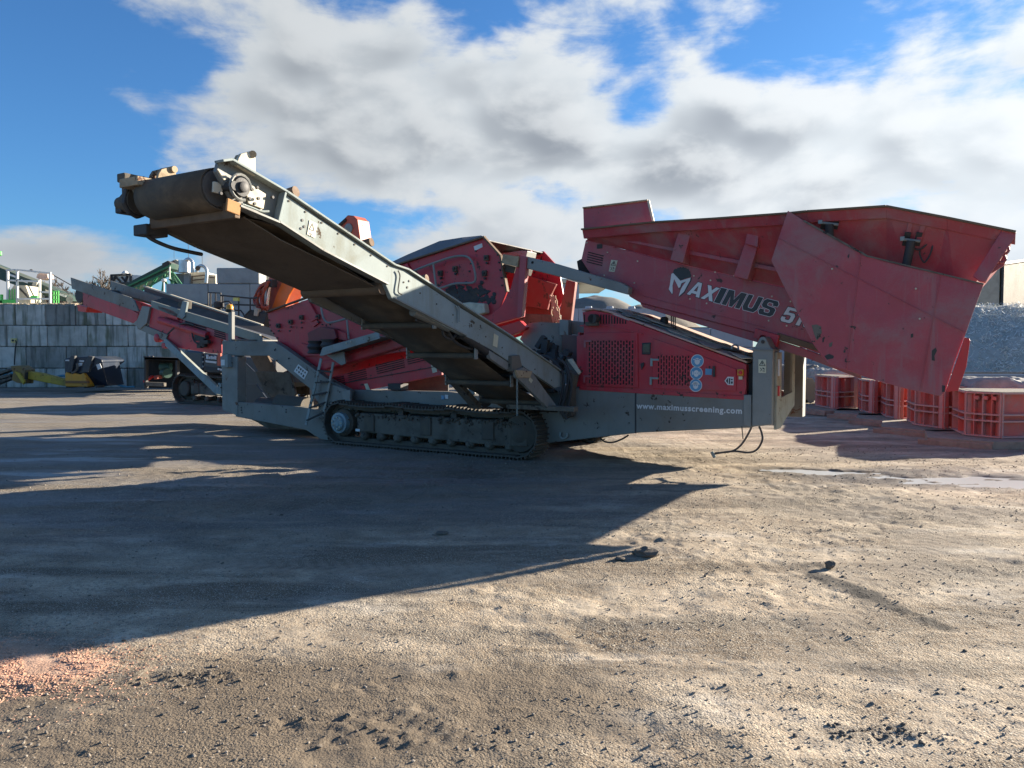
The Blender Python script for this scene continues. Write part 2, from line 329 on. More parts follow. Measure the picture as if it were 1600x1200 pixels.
def make_ground():
    ys=axis([(-900,-60,150,80),(-60,-4,8,1.5),(-4,2.2,1.2,.04),(2.2,6,.014,.03),(6,12,.03,.07),(12,24,.08,.35),(24,70,.5,3),(70,1500,10,200)])
    xr=axis([(0,3.6,.016,.024),(3.6,8,.03,.09),(8,20,.12,.6),(20,70,1,5),(70,1200,12,200)])
    xs=np.concatenate([-xr[:0:-1],xr]); X,Y=np.meshgrid(xs,ys); Z=ground_h(X,Y)
    nx,ny=len(xs),len(ys); co=np.stack([X.ravel(),Y.ravel(),Z.ravel()],1).astype(np.float32)
    i=np.arange(nx*ny).reshape(ny,nx); q=np.stack([i[:-1,:-1].ravel(),i[:-1,1:].ravel(),i[1:,1:].ravel(),i[1:,:-1].ravel()],1).astype(np.int32)
    me=bpy.data.meshes.new('ground'); me.vertices.add(len(co)); me.vertices.foreach_set('co',co.ravel())
    me.loops.add(q.size); me.loops.foreach_set('vertex_index',q.ravel()); me.polygons.add(len(q))
    me.polygons.foreach_set('loop_start',np.arange(0,q.size,4,dtype=np.int32)); me.polygons.foreach_set('loop_total',np.full(len(q),4,dtype=np.int32))
    me.update(calc_edges=True); me.validate(); tk,tr=track_mask(X,Y)
    for nm,ar in (('tracks',tk),('tread',tr),('chips',chips_mask(X,Y)),('wetpatch',smooth(puddle_raw(X,Y),-3.2,-.2)),('scrape',rut(X,Y,2.03,5.1,2.20,4.72,.085)*(.3+.9*smooth(fbm(X,Y,9,4,63,.65),.35,.6))+rut(X,Y,2.20,4.72,2.36,4.15,.045)*(.25+.9*smooth(fbm(X,Y,9,4,64,.65),.38,.6))),('brown',smooth(1.2-((X+1.0)/1.9)**2-((Y-2.6)/1.3)**2+(fbm(X,Y,1.2,5,97,.6)-.5)*2.4,-.1,.9))): me.attributes.new(nm,'FLOAT','POINT').data.foreach_set('value',ar.ravel().astype(np.float32))
    me.polygons.foreach_set('use_smooth',np.ones(len(q),dtype=bool))
    print('ground quads',len(q))
    m,t,b=new_mat('yard_dirt'); v=t.new('ShaderNodeTexCoord').outputs['Object']
    big=t.noise(v,.42,5,.6,.6); strk=t.noise(t.map(v,rot=(0,0,.12),scale=(.35,1.6,1)),1.1,5,.6,.4); mid=t.noise(v,2.6,6,.65,.3); fine=t.noise(v,34,5,.7); gr=t.noise(v,150,2,.6)
    vo=t.new('ShaderNodeTexVoronoi'); t.l.new(v,vo.inputs['Vector']); vo.inputs['Scale'].default_value=85
    c=t.mix(t.ss(mid,.30,.70),(.30,.226,.150),(.54,.44,.315))
    c=t.mix(t.m('MULTIPLY',t.ss(strk,.45,.60),.88),c,(.14,.10,.062))
    c=t.mix(t.m('MULTIPLY',t.ss(big,.50,.62),.6),c,(.14,.12,.095))
    c=t.mix(t.m('MULTIPLY',t.ss(t.noise(t.map(v,loc=(7,3,0),rot=(0,0,-.3),scale=(.6,1.7,1)),1.3,6,.7),.52,.70),.55),c,(.56,.51,.43))
    # churned dark soil in a few places, slurry to the left, its colour darkened to deepen the machine's shadow
    sepp=t.new('ShaderNodeSeparateXYZ'); t.l.new(v,sepp.inputs[0]); PX,PY,_=sepp.outputs
    def ell(cx,cy,rx,ry,jit=.9):
        q=t.m('ADD',t.m('POWER',t.m('ABSOLUTE',t.m('MULTIPLY',t.m('SUBTRACT',PX,cx),1/rx)),2),t.m('POWER',t.m('ABSOLUTE',t.m('MULTIPLY',t.m('SUBTRACT',PY,cy),1/ry)),2))
        return t.ss(t.m('ADD',t.m('SUBTRACT',1.1,q),t.m('MULTIPLY',t.m('SUBTRACT',t.noise(v,5,5,.7),.5),jit*3)),0,.9)
    dark=ell(-.55,3.0,.6,.22)
    for e in [(-1.5,3.45,.35,.12),(1.45,2.95,.3,.1),(-.2,4.0,.6,.16),(1.0,4.2,1.1,.14),(-.4,9.0,.45,.5),(3.2,6.3,.6,.25),(1.9,3.6,.5,.1)]: dark=t.m('MAXIMUM',dark,ell(*e))
    c=t.mix(t.m('MULTIPLY',dark,.55),c,(.10,.083,.064))
    slurry_shade=t.ss(t.m('SUBTRACT',t.m('MULTIPLY',PY,1.0),t.m('MULTIPLY',PX,.15)),5.2,8.5)
    leftm=t.m('SUBTRACT',1,t.ss(PX,-1.0,3.0)); sl_=t.m('MULTIPLY',slurry_shade,leftm)
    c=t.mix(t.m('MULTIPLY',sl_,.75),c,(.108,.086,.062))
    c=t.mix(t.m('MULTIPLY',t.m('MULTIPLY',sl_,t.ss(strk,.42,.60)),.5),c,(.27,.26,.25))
    c=t.mix(t.m('MULTIPLY',t.ss(fine,.46,.62),.95),c,t.mix(.6,c,(.05,.04,.032)))
    c=t.mix(t.m('MULTIPLY',t.ss(t.m('ADD',gr,t.m('MULTIPLY',fine,.4)),.72,.88),.75),c,(.66,.60,.48))
    at=lambda n_:t.new('ShaderNodeAttribute',attribute_name=n_).outputs['Fac']
    c=t.mix(t.m('MULTIPLY',at('tracks'),.34),c,(.15,.118,.085)); c=t.mix(t.m('MULTIPLY',at('tread'),.28),c,(.44,.37,.28)); c=t.mix(t.m('MULTIPLY',at('chips'),.75),c,t.mix(fine,(.50,.27,.17),(.68,.44,.31))); c=t.mix(t.m('MULTIPLY',at('brown'),.85),c,(.155,.120,.082)); c=t.mix(t.m('MULTIPLY',at('scrape'),2.3,clamp=True),c,(.055,.048,.040)); c=t.mix(t.m('MULTIPLY',at('wetpatch'),.75),c,(.105,.09,.072))
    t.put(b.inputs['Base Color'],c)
    wet=t.m('MULTIPLY',t.ss(t.noise(t.map(v,loc=(2,9,0),scale=(.25,1.2,1)),1.0,5,.6),.50,.64),t.m('MULTIPLY',sl_,1.0))
    wp=ell(5.0,9.0,2.8,1.0,.6); wet=t.m('MAXIMUM',wet,t.m('MULTIPLY',wp,.8))
    t.put(b.inputs['Roughness'],t.m('SUBTRACT',.93,t.m('MULTIPLY',wet,.55)))
    b.inputs['Specular IOR Level'].default_value=.35
    bn=t.new('ShaderNodeBump'); bn.inputs['Distance'].default_value=.018; t.put(bn.inputs['Strength'],t.m('MULTIPLY',t.m('SUBTRACT',1.0,t.m('MULTIPLY',wet,.6)),t.m('MULTIPLY_ADD',t.ss(t.noise(t.map(v,loc=(3,8,0)),1.4,3,.6),.38,.62),.75,.3)))
    t.put(bn.inputs['Height'],t.m('ADD',t.m('ADD',t.m('MULTIPLY',fine,.9),t.m('MULTIPLY',gr,.35)),t.m('MULTIPLY',t.m('SUBTRACT',1,vo.outputs['Distance']),.35))); t.l.new(bn.outputs[0],b.inputs['Normal'])
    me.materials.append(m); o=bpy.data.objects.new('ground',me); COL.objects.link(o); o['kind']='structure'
make_ground()
def puddle():
    mb=MB(); pts=[]
    xs=np.arange(2.6,8.0,.06); ys=np.arange(7.2,11.0,.06)
    n=len(xs); vs=[(x,y,-.017) for y in ys for x in xs]; pm=puddle_mask(*np.meshgrid(xs,ys)); fs=[]
    for j in range(len(ys)-1):
        for i in range(n-1):
            if max(pm[j,i],pm[j+1,i+1],pm[j,i+1],pm[j+1,i])>.02: fs.append((j*n+i,j*n+i+1,(j+1)*n+i+1,(j+1)*n+i))
    mb.add(vs,fs); m,t,b=new_mat('milky_sheen_water'); b.inputs['Base Color'].default_value=(.48,.48,.46,1); b.inputs['Roughness'].default_value=.27  # milky slurry water, base whitened to carry the sky's bright reflection
    bn=t.new('ShaderNodeBump'); bn.inputs['Strength'].default_value=.15; bn.inputs['Distance'].default_value=.01
    t.put(bn.inputs['Height'],t.noise(t.new('ShaderNodeTexCoord').outputs['Object'],7,3)); t.l.new(bn.outputs[0],b.inputs['Normal'])
    mb.build('puddle',m,kind='structure',nofix=True)
puddle()
def stone_base(seed,n=7,m=5):
    r=random.Random(seed); vs=[Vector((0,0,-1))]
    for j in range(1,m-1):
        ph=math.pi*j/(m-1)
        for k in range(n): a=2*math.pi*(k+.5*(j%2))/n; q=r.uniform(.72,1.12); vs.append(Vector((math.sin(ph)*math.cos(a)*q,math.sin(ph)*math.sin(a)*q,-math.cos(ph)*q)))
    vs.append(Vector((0,0,1))); fs=[]
    for k in range(n): fs.append((0,1+(k+1)%n,1+k)); fs.append((len(vs)-1,1+(m-3)*n+k,1+(m-3)*n+(k+1)%n))
    for j in range(m-3):
        for k in range(n): fs.append((1+j*n+k,1+j*n+(k+1)%n,1+(j+1)*n+(k+1)%n,1+(j+1)*n+k))
    return vs,fs
def scatter(name,N,pos,size,mat,label,seed,flat=.6,sx=1.0,nm=(5,4)):
    """many small loose stones / chips joined into one mesh"""
    R=np.random.default_rng(seed); bases=[stone_base(seed+i,*nm) for i in range(5)]; V=[];Fc=[];off=0
    x,y=pos(R,N); ok=np.isfinite(x); x,y=x[ok],y[ok]; N=len(x); z=ground_h(x,y); sz=size(R,N,x,y)
    for i in range(N):
        bv,bf=bases[i%5]; a=R.uniform(0,6.28); c_,s_=math.cos(a),math.sin(a); k=float(sz[i]); fl=flat*R.uniform(.6,1.2); ex=sx*R.uniform(.7,1.4); tl=R.uniform(-.4,.4)
        for p in bv:
            X=p.x*k*ex; Y=p.y*k; V.append((x[i]+X*c_-Y*s_,y[i]+X*s_+Y*c_,z[i]+p.z*k*fl+k*fl*.35+tl*X))
        Fc+=[tuple(q+off for q in f) for f in bf]; off+=len(bv)
    me=bpy.data.meshes.new(name); me.from_pydata(V,[],Fc); me.materials.append(mat); o=bpy.data.objects.new(name,me); COL.objects.link(o); o['kind']='stuff'; o['label']=label; return o
STONE=surf('loose_stone',(.30,.26,.21),.9,amt=.8,dirt=(.12,.10,.08),scale=9,streak=0,top=0,bump=.3,fine=80)
CLOD=surf('dark_clod',(.12,.10,.08),.9,amt=.6,dirt=(.14,.12,.09),scale=9,streak=0,top=.2,bump=.6,fine=80)
CHIP=surf('pink_wood_chip',(.62,.36,.24),.9,amt=.5,dirt=(.36,.22,.15),scale=20,streak=0,top=0,bump=.2)
def pos_a(R,N):
    y=2.3+(R.random(N)**1.6)*9.5; x=(R.random(N)-.5)*2*(y*.72+.3); m=fbm(x,y,.8,3,77); x[(m<.40)&(R.random(N)<.75)]=np.nan; return x,y
scatter('gravel',13000,pos_a,lambda R,N,x,y:.0018+.0055*R.random(N)**4+.0005*y,STONE,'loose grit and small stones strewn over the yard',5,.7)
scatter('mud_crumbs',1300,pos_a,lambda R,N,x,y:.003+.011*R.random(N)**4,CLOD,'dark crumbs of dried mud strewn over the yard',15,.5)
def pos_c(R,N):
    k=R.integers(0,3,N); cx=np.array([-.55,-1.45,1.45,2.28])[k]; cy=np.array([3.0,3.45,2.95,4.8])[k]; rx=np.array([.42,.28,.25,.06])[k]; ry=np.array([.16,.09,.08,.26])[k]
    return cx+R.normal(0,1,N)*rx*.6,cy+R.normal(0,1,N)*ry*.6
scatter('churned_soil',420,pos_c,lambda R,N,x,y:.003+.011*R.random(N)**3,CLOD,'churned dark soil lumps lying in patches on the pale dirt',25,.55)
def pos_p(R,N):
    x=-2.4+R.normal(0,1,N)*.30; y=3.5+R.normal(0,1,N)*.20-(x+2.2)*.05; m=fbm(x,y,6,3,88); x[(m<.40)]=np.nan; return x,y
scatter('wood_chips',14000,pos_p,lambda R,N,x,y:.0016+.0045*R.random(N)**2,CHIP,'heap of pink orange wood chips spilled at the left edge of the yard',35,.45,1.8,(4,4))
def clod(name,px,py,r,label,cat,seed,fl=.5,n=9):
    c=gp(px,py); vs,fs=stone_base(seed,n,7); mb=MB(); R=random.Random(seed)
    for k in range(4 if r>.05 else 2):
        o=Vector((R.uniform(-1,1)*r*.9,R.uniform(-.5,.5)*r,R.uniform(0,.25)*r)) if k else Vector((0,0,0)); q=r*(1 if k==0 else R.uniform(.35,.6)); a=R.uniform(0,6)
        mb.add([c+o+Vector(((v.x*math.cos(a)-v.y*math.sin(a))*q*1.2,(v.x*math.sin(a)+v.y*math.cos(a))*q,v.z*q*fl+q*fl*.5)) for v in vs],fs)
    tag(mb.build(name,CLOD,loc=c),label,cat)
clod('mud_clod',1012,868,.085,'large dark mud clod lying alone in front of the machine shadow','mud clod',3)
clod('mud_clod',968,874,.035,'small dark crumb just left of the large mud clod','mud clod',4,.4)
clod('stone',1296,885,.035,'round dark stone above the dark scrape on the right of the yard','stone',5,.8)
clod('mud_clod',690,834,.05,'flat dark clod lying inside the big shadow','mud clod',6,.3)
# ------------------------------------------------------------------ the screening machine
MACH=thing('screening_machine','long red and grey tracked screening machine with raised hopper on the right','screener',M(-1.6,1.4,0))
def mm(mb,name,mat,parent=MACH,bevel=.006,**k): return mb.build(name,mat,parent,bevel,**k)
def quadp(a,b,c,d): return [a,b,c,d]
def decal(mb_pts,name,mat,parent,out): # flat print, a few mm proud (out = vector)
    mb=MB(); mb.prism(mb_pts,out); return mb.build(name,mat,parent)
TXT=[]
def text(body,P0,P1,h,mat,parent,name,nrm,shear=.0,bold=.012,back=None,backoff=.03,gap=.003,label=None,xfit=True):
    """lettering whose baseline runs P0->P1, cap height h"""
    def one(off,mt_,lift):
        cu=bpy.data.curves.new('lettering','FONT'); cu.body=body; cu.offset=off; cu.size=1; cu.space_character=1.12; cu.resolution_u=3
        ob=bpy.data.objects.new('lettering',cu); COL.objects.link(ob); dg=bpy.context.evaluated_depsgraph_get(); dg.update()
        me=bpy.data.meshes.new_from_object(ob.evaluated_get(dg)); bpy.data.objects.remove(ob); 
        return me
    base=one(0,mat,0); xs=[v.co.x for v in base.vertices]; x0,x1=min(xs),max(xs); capH=.729
    R=(P1-P0); L=R.length; ux=R/L; uy=nrm.cross(ux).normalized()
    if uy.z<0: uy=-uy
    def place(me,lift,mt_,nm):
        b=WL[parent]
        for v in me.vertices:
            x=(v.co.x-x0)/(x1-x0)*L if xfit else (v.co.x-x0)*h/capH; y=v.co.y/capH*h
            p=P0+ux*(x+shear*y)+uy*y+nrm*lift; v.co=p-b
        me.materials.clear(); me.materials.append(mt_); o=bpy.data.objects.new(nm,me); COL.objects.link(o); o.parent=parent; WL[o]=b
        if label: o['label']=label
        return o
    if back: place(one(backoff,back,0),gap*.5,back,name+'_outline')
    return place(one(bold,mat,0),gap,mat,name)

# ---- chassis
TN=.30
rb=mslab([(868,600),(905,606),(1165,622),(1176,628),(1176,668),(1000,676),(860,692),(842,694),(842,640),(850,606)],TN,.14); mm(rb,'chassis_beam',GREY,bevel=.01)
a=[loc_(mp(x,y,TN)) for x,y in [(868,600),(905,606),(1165,622),(1176,628),(1176,668),(1000,676),(860,692),(842,694)]]
fb=MB().prism([M(s,2.36,z) for s,t,z in a],BX*.14); mm(fb,'chassis_beam',GREY,bevel=.01)
mm(MB().box(M(1.9,1.4,.62),AX*1.4,BX*.93,UP*.04),'belly_plate',DARK)
mm(MB().prism([mp(x,y,TN-.004) for x,y in [(992,614),(994,614),(994,677),(992,677)]],BX*.006),'panel_seam',DARK,bevel=0)
mm(MB().prism([mp(x,y,TN-.008) for x,y in [(905,603),(1165,619),(1165,625),(905,609)]],BX*.2),'housing_sill',RED,bevel=.003)
# middle beam behind the near track and the goose-neck at the back
TB=.28
mm(mslab([(547,609),(700,612),(742,618),(842,632),(842,668),(700,662),(538,650),(500,640)],.45,.15),'chassis_beam',GREY,bevel=.008)
mm(mslab([(742,622),(868,640),(868,652),(742,640)],.42,.03),'chassis_flange',GREYM)
neck=[(347,533),(425,533),(440,541),(500,592),(512,590),(545,610),(538,652),(520,672),(478,668),(372,651),(372,629),(470,637),(505,640),(500,620),(482,607),(420,556),(372,556),(372,556),(347,556)]
outer=[(347,533),(427,533),(442,542),(512,592),(546,610),(536,650),(502,640),(484,607),(420,556),(347,556)]
mm(mslab(outer,TB,.13),'rear_frame_side',GREY,bevel=.01)
mm(mslab([(368,628),(470,636),(505,642),(536,652),(520,690),(500,686),(478,672),(368,651)],TB-.01,.15),'rear_frame_foot',GREY,bevel=.01)
lo=[loc_(mp(x,y,TB)) for x,y in outer]; mm(MB().prism([M(s,2.4,z) for s,t,z in lo],BX*.13),'rear_frame_side',GREY,bevel=.01)
lo=[loc_(mp(x,y,TB)) for x,y in [(368,628),(470,636),(505,642),(536,652),(520,690),(478,672),(368,651)]]; mm(MB().prism([M(s,2.4,z) for s,t,z in lo],BX*.13),'rear_frame_foot',GREY,bevel=.01)
mm(mslab([(346,557),(371,557),(371,650),(347,640)],TB-.02,.20),'corner_post',GREYM,bevel=.012)
mm(mslab([(366,545),(378,545),(378,632),(366,640)],TB+.10,.05),'corner_post_web',GREY,bevel=.004)
p=loc_(mp(359,600,TB)); mm(MB().prism([M(p[0]-.12,2.36,.35),M(p[0]+.1,2.36,.35),M(p[0]+.1,2.36,1.4),M(p[0]-.12,2.36,1.4)],BX*.2),'corner_post',GREYM,bevel=.01)
for z in (1.62,.42): mm(MB().box(M(p[0]-.02,1.4,z),AX*.10,BX*.98,UP*.09),'cross_member',GREY)
mm(mslab([(372,560),(376,560),(470,650),(470,655),(372,640)],1.9,.03),'rear_apron',NAVY)
mm(mslab([(500,594),(545,610),(541,648),(497,640)],.20,.03),'gusset_plate',GREY)
mm(mslab([(534,612),(547,609),(547,645),(540,652)],.17,.05),'gusset_plate',GREYM)
mm(mslab([(385,652),(480,670),(500,688),(480,672),(415,668),(402,660)],.6,1.5),'belly_pan',MUDL)
# plate on the sloping neck: little pictograms on white
pl=[(466,569),(481,581),(475,593),(459,580)]
P=mm(mslab(pl,TB-.006,.005),'notice_plate',WHITE,bevel=0)
R=random.Random(2); q0,q1,q2,q3=[mp(x,y,TB-.009) for x,y in pl]
pg=MB()
for i in range(4):
    for j in range(2):
        u0,v0=.1+i*.22,.15+j*.42; uu,vv=u0+R.uniform(.09,.15),v0+R.uniform(.18,.28)
        f=lambda u,v:(q0*(1-u)+q1*u)*(1-v)+(q3*(1-u)+q2*u)*v
        pg.prism([f(u0,v0),f(uu,v0+.03),f(uu,vv),f(u0+.02,vv)],-BX*.001)
pg.build('pictogram',INK,P)
bolt=MB()
for x,y in [(429,547),(432,563),(451,560),(377,637),(377,641),(378,645),(447,640),(447,644)]: bolt.cyl(mp(x,y,TB-.02),mp(x,y,TB),.012,8)
mm(bolt,'bolt',DARK,bevel=0,kind='stuff')
# ---- chute, tail drum and roller inside the rear frame
mm(mslab([(398,580),(452,582),(462,616),(456,622),(424,620),(414,612)],1.0,.05),'discharge_chute',MUDL)
mm(mslab([(385,545),(412,545),(440,600),(425,616),(400,574)],1.15,.05),'chute_side',BROWN)
mm(MB().cyl(mp(408,634,1.0),mp(462,640,.5),.16,24),'tail_drum',RUBBER,smooth=True,bevel=0)
mm(MB().cyl(M(-5.05,.5,.55),M(-4.4,.55,.52),.17,24),'belt_roll',MUD,smooth=True,bevel=0)
mm(mslab([(374,600),(400,600),(420,628),(374,627)],1.4,.04),'inner_panel',NAVY)
# ---- ladder and platform
LD=MB().bar(mp(502,560,.14),mp(478,664,.10),.02,.055,AX); mm(LD,'ladder_rail',GREYL)
LD=MB().bar(mp(521,566,.16),mp(505,650,.16),.02,.05,AX); mm(LD,'ladder_rail',GREYM)
for k,f in enumerate((.18,.36,.55,.74,.93)):
    A_=mp(502,560,.14).lerp(mp(478,664,.10),f); B_=mp(521,566,.16).lerp(mp(505,650,.16),f); mm(MB().bar(A_,B_,.05,.025),'ladder_rung',DARK,bevel=.003)
dk=MB().prism([mp(x,y,.05) for x,y in [(504,543),(591,518),(593,529),(503,556),(499,556)]],BX*.03); mm(dk,'platform_edge',GREYL)
a_,b_=mp(503,553,.05),mp(592,527,.05); mm(MB().strip([a_,b_],[a_+BX*.45,b_+BX*.45],UP*.02),'platform_deck',GREYM)
mm(mslab([(510,555),(537,549),(540,568),(533,571)],.2,.02),'platform_bracket',GREYM)
bt=MB()
for x in (541,548): bt.cyl(mp(x,536-(x-541)*.3,.03),mp(x,536-(x-541)*.3,.06),.013,8)
mm(bt,'bolt',CREAM,bevel=0,kind='stuff')
# ---- screen box
TS=.45
mm(mslab([(418,489),(472,471),(620,415),(757,371),(768,383),(782,400),(788,428),(792,455),(783,478),(770,497),(760,508),(640,548),(545,562),(500,585),(470,570),(440,543),(421,512)],TS,.04),'screen_side_plate',RED,bevel=.008)
edge=MB()
for a_,b_ in [((416,488),(620,414)),((620,414),(758,370)),((757,371),(783,400)),((783,400),(793,456))]: edge.bar(mp(*a_,TS-.02),mp(*b_,TS-.02),.07,.025)
mm(edge,'side_plate_flange',BROWN,bevel=.003)
up=[loc_(mp(x,y,TS)) for x,y in [(418,489),(620,415),(757,371),(783,400),(792,455),(770,497),(760,508),(640,548),(500,585),(440,543)]]
mm(MB().prism([M(s,2.25,z) for s,t,z in up],BX*.04),'screen_side_plate',RED,bevel=.008)
A_=[M(s,TS+.02,z-.04) for s,t,z in up[:4]]; B_=[M(s,2.27,z-.04) for s,t,z in up[:4]]
mm(MB().strip(A_[:1]+A_[1:3],B_[:1]+B_[1:3],UP*.02),'screen_deck',DARK)
cv=[(608,414),(640,398),(687,378),(722,372.5),(752,369.5)]; nr=[(618,416),(650,405),(690,392.5),(724,381),(756,371)]
mm(MB().strip([mp(x,y,TS) for x,y in nr],[mp(x,y,1.3) for x,y in [(602,415),(636,399),(687,377.5),(722,372),(752,369)]],UP*.012),'mesh_cover',surf('grey_mesh_cover',(.10,.115,.125),.7,amt=.3,streak=.6,scale=3,top=.1),bevel=.003)
mm(mslab([(470,471),(481,468),(497,497),(486,503)],TS-.05,.06),'stiffener',RED)
mm(mslab([(632,413),(636,411),(648,438),(644,440)],TS-.04,.05),'stiffener',RED)
mm(mslab([(479,500),(494,498),(497,505),(490,511),(483,508)],TS-.03,.04),'lifting_plate',RED)
# bearing guard
mm(mslab([(480,520),(500,510),(522,514),(526,528),(508,540),(492,542),(482,534)],TS-.14,.14),'bearing_guard',surf('dark_red_paint',(.17,.012,.02),.5,chip=.05,amt=.2),bevel=.012)
mm(mslab([(520,514),(540,520),(542,533),(527,530)],TS-.08,.08),'bearing_guard',RED,bevel=.012)
for x,y in [(492,553),(513,551)]: mm(MB().lathe(mp(x,y,TS-.25),UP,[(0,.10),(.02,.125),(.07,.10),(.12,.13),(.17,.10),(.22,.12)],14),'rubber_spring',RUBBER,smooth=True,bevel=0)
mm(mslab([(462,540),(470,536),(530,552),(520,566),(505,562),(500,556),(475,556)],TS-.05,.05),'spring_seat',RED)
sp_=MB(); bl=MB()
for x,y in [(435,509),(454,503),(471,496),(497,495),(688,427),(711,420),(760,403),(757,427),(665,452)]:
    c=mp(x,y,TS-.02); mm(MB().box(c,AX*.035,BX*.025,UP*.04),'bolt_bracket',MUD,bevel=.004); bl.cyl(c-BX*.05,c,.02,8)
    c=mp(x+1,y+8,TS-.02); bl.cyl(c-BX*.02,c,.018,8)
for x,y in [(420,500),(421,508),(423,517),(427,521),(433,528),(452,517),(471,512),(503,507),(509,508),(515,507),(777,398),(779,410),(781,422),(783,434),(784,446),(740,452),(743,392),(735,412),(733,424),(690,435),(690,441),(713,427),(667,447)]: c=mp(x,y,TS-.015); bl.cyl(c,c+BX*.02,.014,7)
mm(bl,'bolt',DARK,bevel=0,kind='stuff')
mm(mslab([(740,385),(753,380),(754,386),(742,392)],TS-.006,.005),'white_tag',WHITE,bevel=0)
def smoothpath(pts,n=5):
    out=[]; P=[pts[0]]+pts+[pts[-1]]
    for i in range(1,len(P)-2):
        for k in range(n):
            t=k/n; a,b,c,d=P[i-1],P[i],P[i+1],P[i+2]
            out.append(.5*((2*b)+(c-a)*t+(2*a-5*b+4*c-d)*t*t+(3*b-a-3*c+d)*t**3))
    return out+[pts[-1]]
hr=[mp(x,y,TS-.12) for x,y in [(630,433),(645,424),(675,412),(705,402),(724,400),(735,405),(741,420),(743,436),(737,442),(712,443),(695,448),(682,452)]]
mm(MB().tube(smoothpath(hr,4),.017,8),'handrail',GREYM,smooth=True,bevel=0)
mm(MB().tube([mp(677,412,TS-.12),mp(682,452,TS-.12)],.017,8),'handrail_post',GREYM,smooth=True,bevel=0)
hr=[mp(x,y,TS-.3) for x,y in [(502,478),(503,488),(506,498),(512,504),(522,503),(540,498)]]
mm(MB().tube(smoothpath(hr,4),.017,8),'handrail',GREYM,smooth=True,bevel=0)
mm(MB().tube([mp(542,500,.15),mp(545,530,.15)],.017,8),'handrail_post',GREYM,smooth=True,bevel=0)
mm(mslab([(716,474),(733,472),(756,474),(758,489),(745,492),(738,484),(728,492),(718,482)],.33,.25),'exciter_box',CREAM,bevel=.02)
soil=MB(); R=random.Random(4)
for k in range(260):
    x,y=R.gauss(722,20),R.gauss(463,7); vs,fs=stone_base(k%9,7,5); r=R.uniform(.008,.045); c=mp(x,y,TS-.002); soil.add([c+AX*v.x*r*1.3+UP*v.z*r+BX*v.y*r*.3 for v in vs],fs)
mm(soil,'caked_mud',DARK,bevel=0,kind='stuff')
mm(mslab([(760,497),(783,478),(798,450),(811,398),(823,401),(815,495),(764,509)],TS-.06,.10),'discharge_column',RED,bevel=.008)
mm(mslab([(812,399),(823,401),(815,495),(808,497)],TS-.14,.08),'column_flange',REDF,bevel=.004)
mm(mslab([(773,513),(812,501),(822,511),(820,515),(796,525),(793,525)],TS-.08,.1),'discharge_lip',REDB)
mm(mslab([(786,397),(811,401),(808,417),(783,411)],TS-.16,.16),'end_bracket',TAN,bevel=.006)  # pale tan stands in for sunlight on the bracket
mm(mslab([(783,411),(806,417),(803,427),(785,424)],TS,.5),'bracket_base',MUD)
mm(mslab([(781,396),(815,391.5),(824,392),(822,401),(811,399),(784,400)],1.3,.3),'top_sheet',GREYM)
mm(mslab([(813,396),(829,391),(833,403),(812,402)],1.6,.05),'top_sheet_end',RED)
mm(mslab([(820,400.5),(861,410),(970,441.5),(982.5,449),(981,460.5),(905,440.5),(860,429),(820,419)],.34,.14),'lifting_arm',GREYM,bevel=.012)
mm(MB().cyl(mp(832,410,.33),mp(832,410,.35),.018,10),'pin_hole',BLACK,bevel=0)
# inner bits between the box and the engine housing
mm(mslab([(826,505),(845,503),(878,505),(878,562),(830,548),(812,530)],.55,.04),'side_panel',GREY,bevel=.004)
mm(mslab([(874,499),(888,500),(888,524),(874,524)],.5,.12),'side_post',GREYM)
mm(mslab([(878,523),(912,524),(905,570),(878,568)],.5,.3),'side_box',surf('brown_maroon_panel',(.13,.06,.055),.6,amt=.5),bevel=.004)
mm(mslab([(884,500),(912,503),(912,524),(884,522)],.7,.1),'side_bracket',GREYM)
mm(mslab([(820,467),(885,487),(888,497),(884,520),(820,490)],2.2,.1),'far_beam',REDO)
mm(mslab([(820,429),(845,437),(869,444),(862,458),(855,484),(820,478)],2.0,.05),'far_chute_side',REDO)
mm(mslab([(821,417),(847,424),(849,439),(822,434)],2.35,.2),'far_frame',DARK)
mm(mslab([(820,412),(848,421),(848,425),(820,419)],2.3,.1),'far_ledge',CREAM)
mm(MB().prism([mp(x,y,1.9) for x,y in [(885,437),(899,441),(891,508),(887,524),(878,500),(874,488)]],BX*.08),'far_column',REDO)
mm(mslab([(812,490),(875,492),(874,510),(812,512)],1.5,.06),'inner_panel',MUDL)
rp=MB(); R=random.Random(9)
for k in range(14):
    x=R.uniform(861,872); p_=[mp(x+R.uniform(-3,3),y,1.45) for y in (463+R.uniform(0,12),478,490+R.uniform(-2,2),504+R.uniform(-8,6))]
    p_=[mp(x+R.uniform(-5,0)+f*8,463+f*44*R.uniform(.9,1.05)+R.uniform(-2,2),1.45) for f in (0,.2,.4,.6,.8,1)]
    rp.tube(smoothpath(p_,3),.012,5)
mm(rp,'rope_bundle',ROPE,bevel=0)
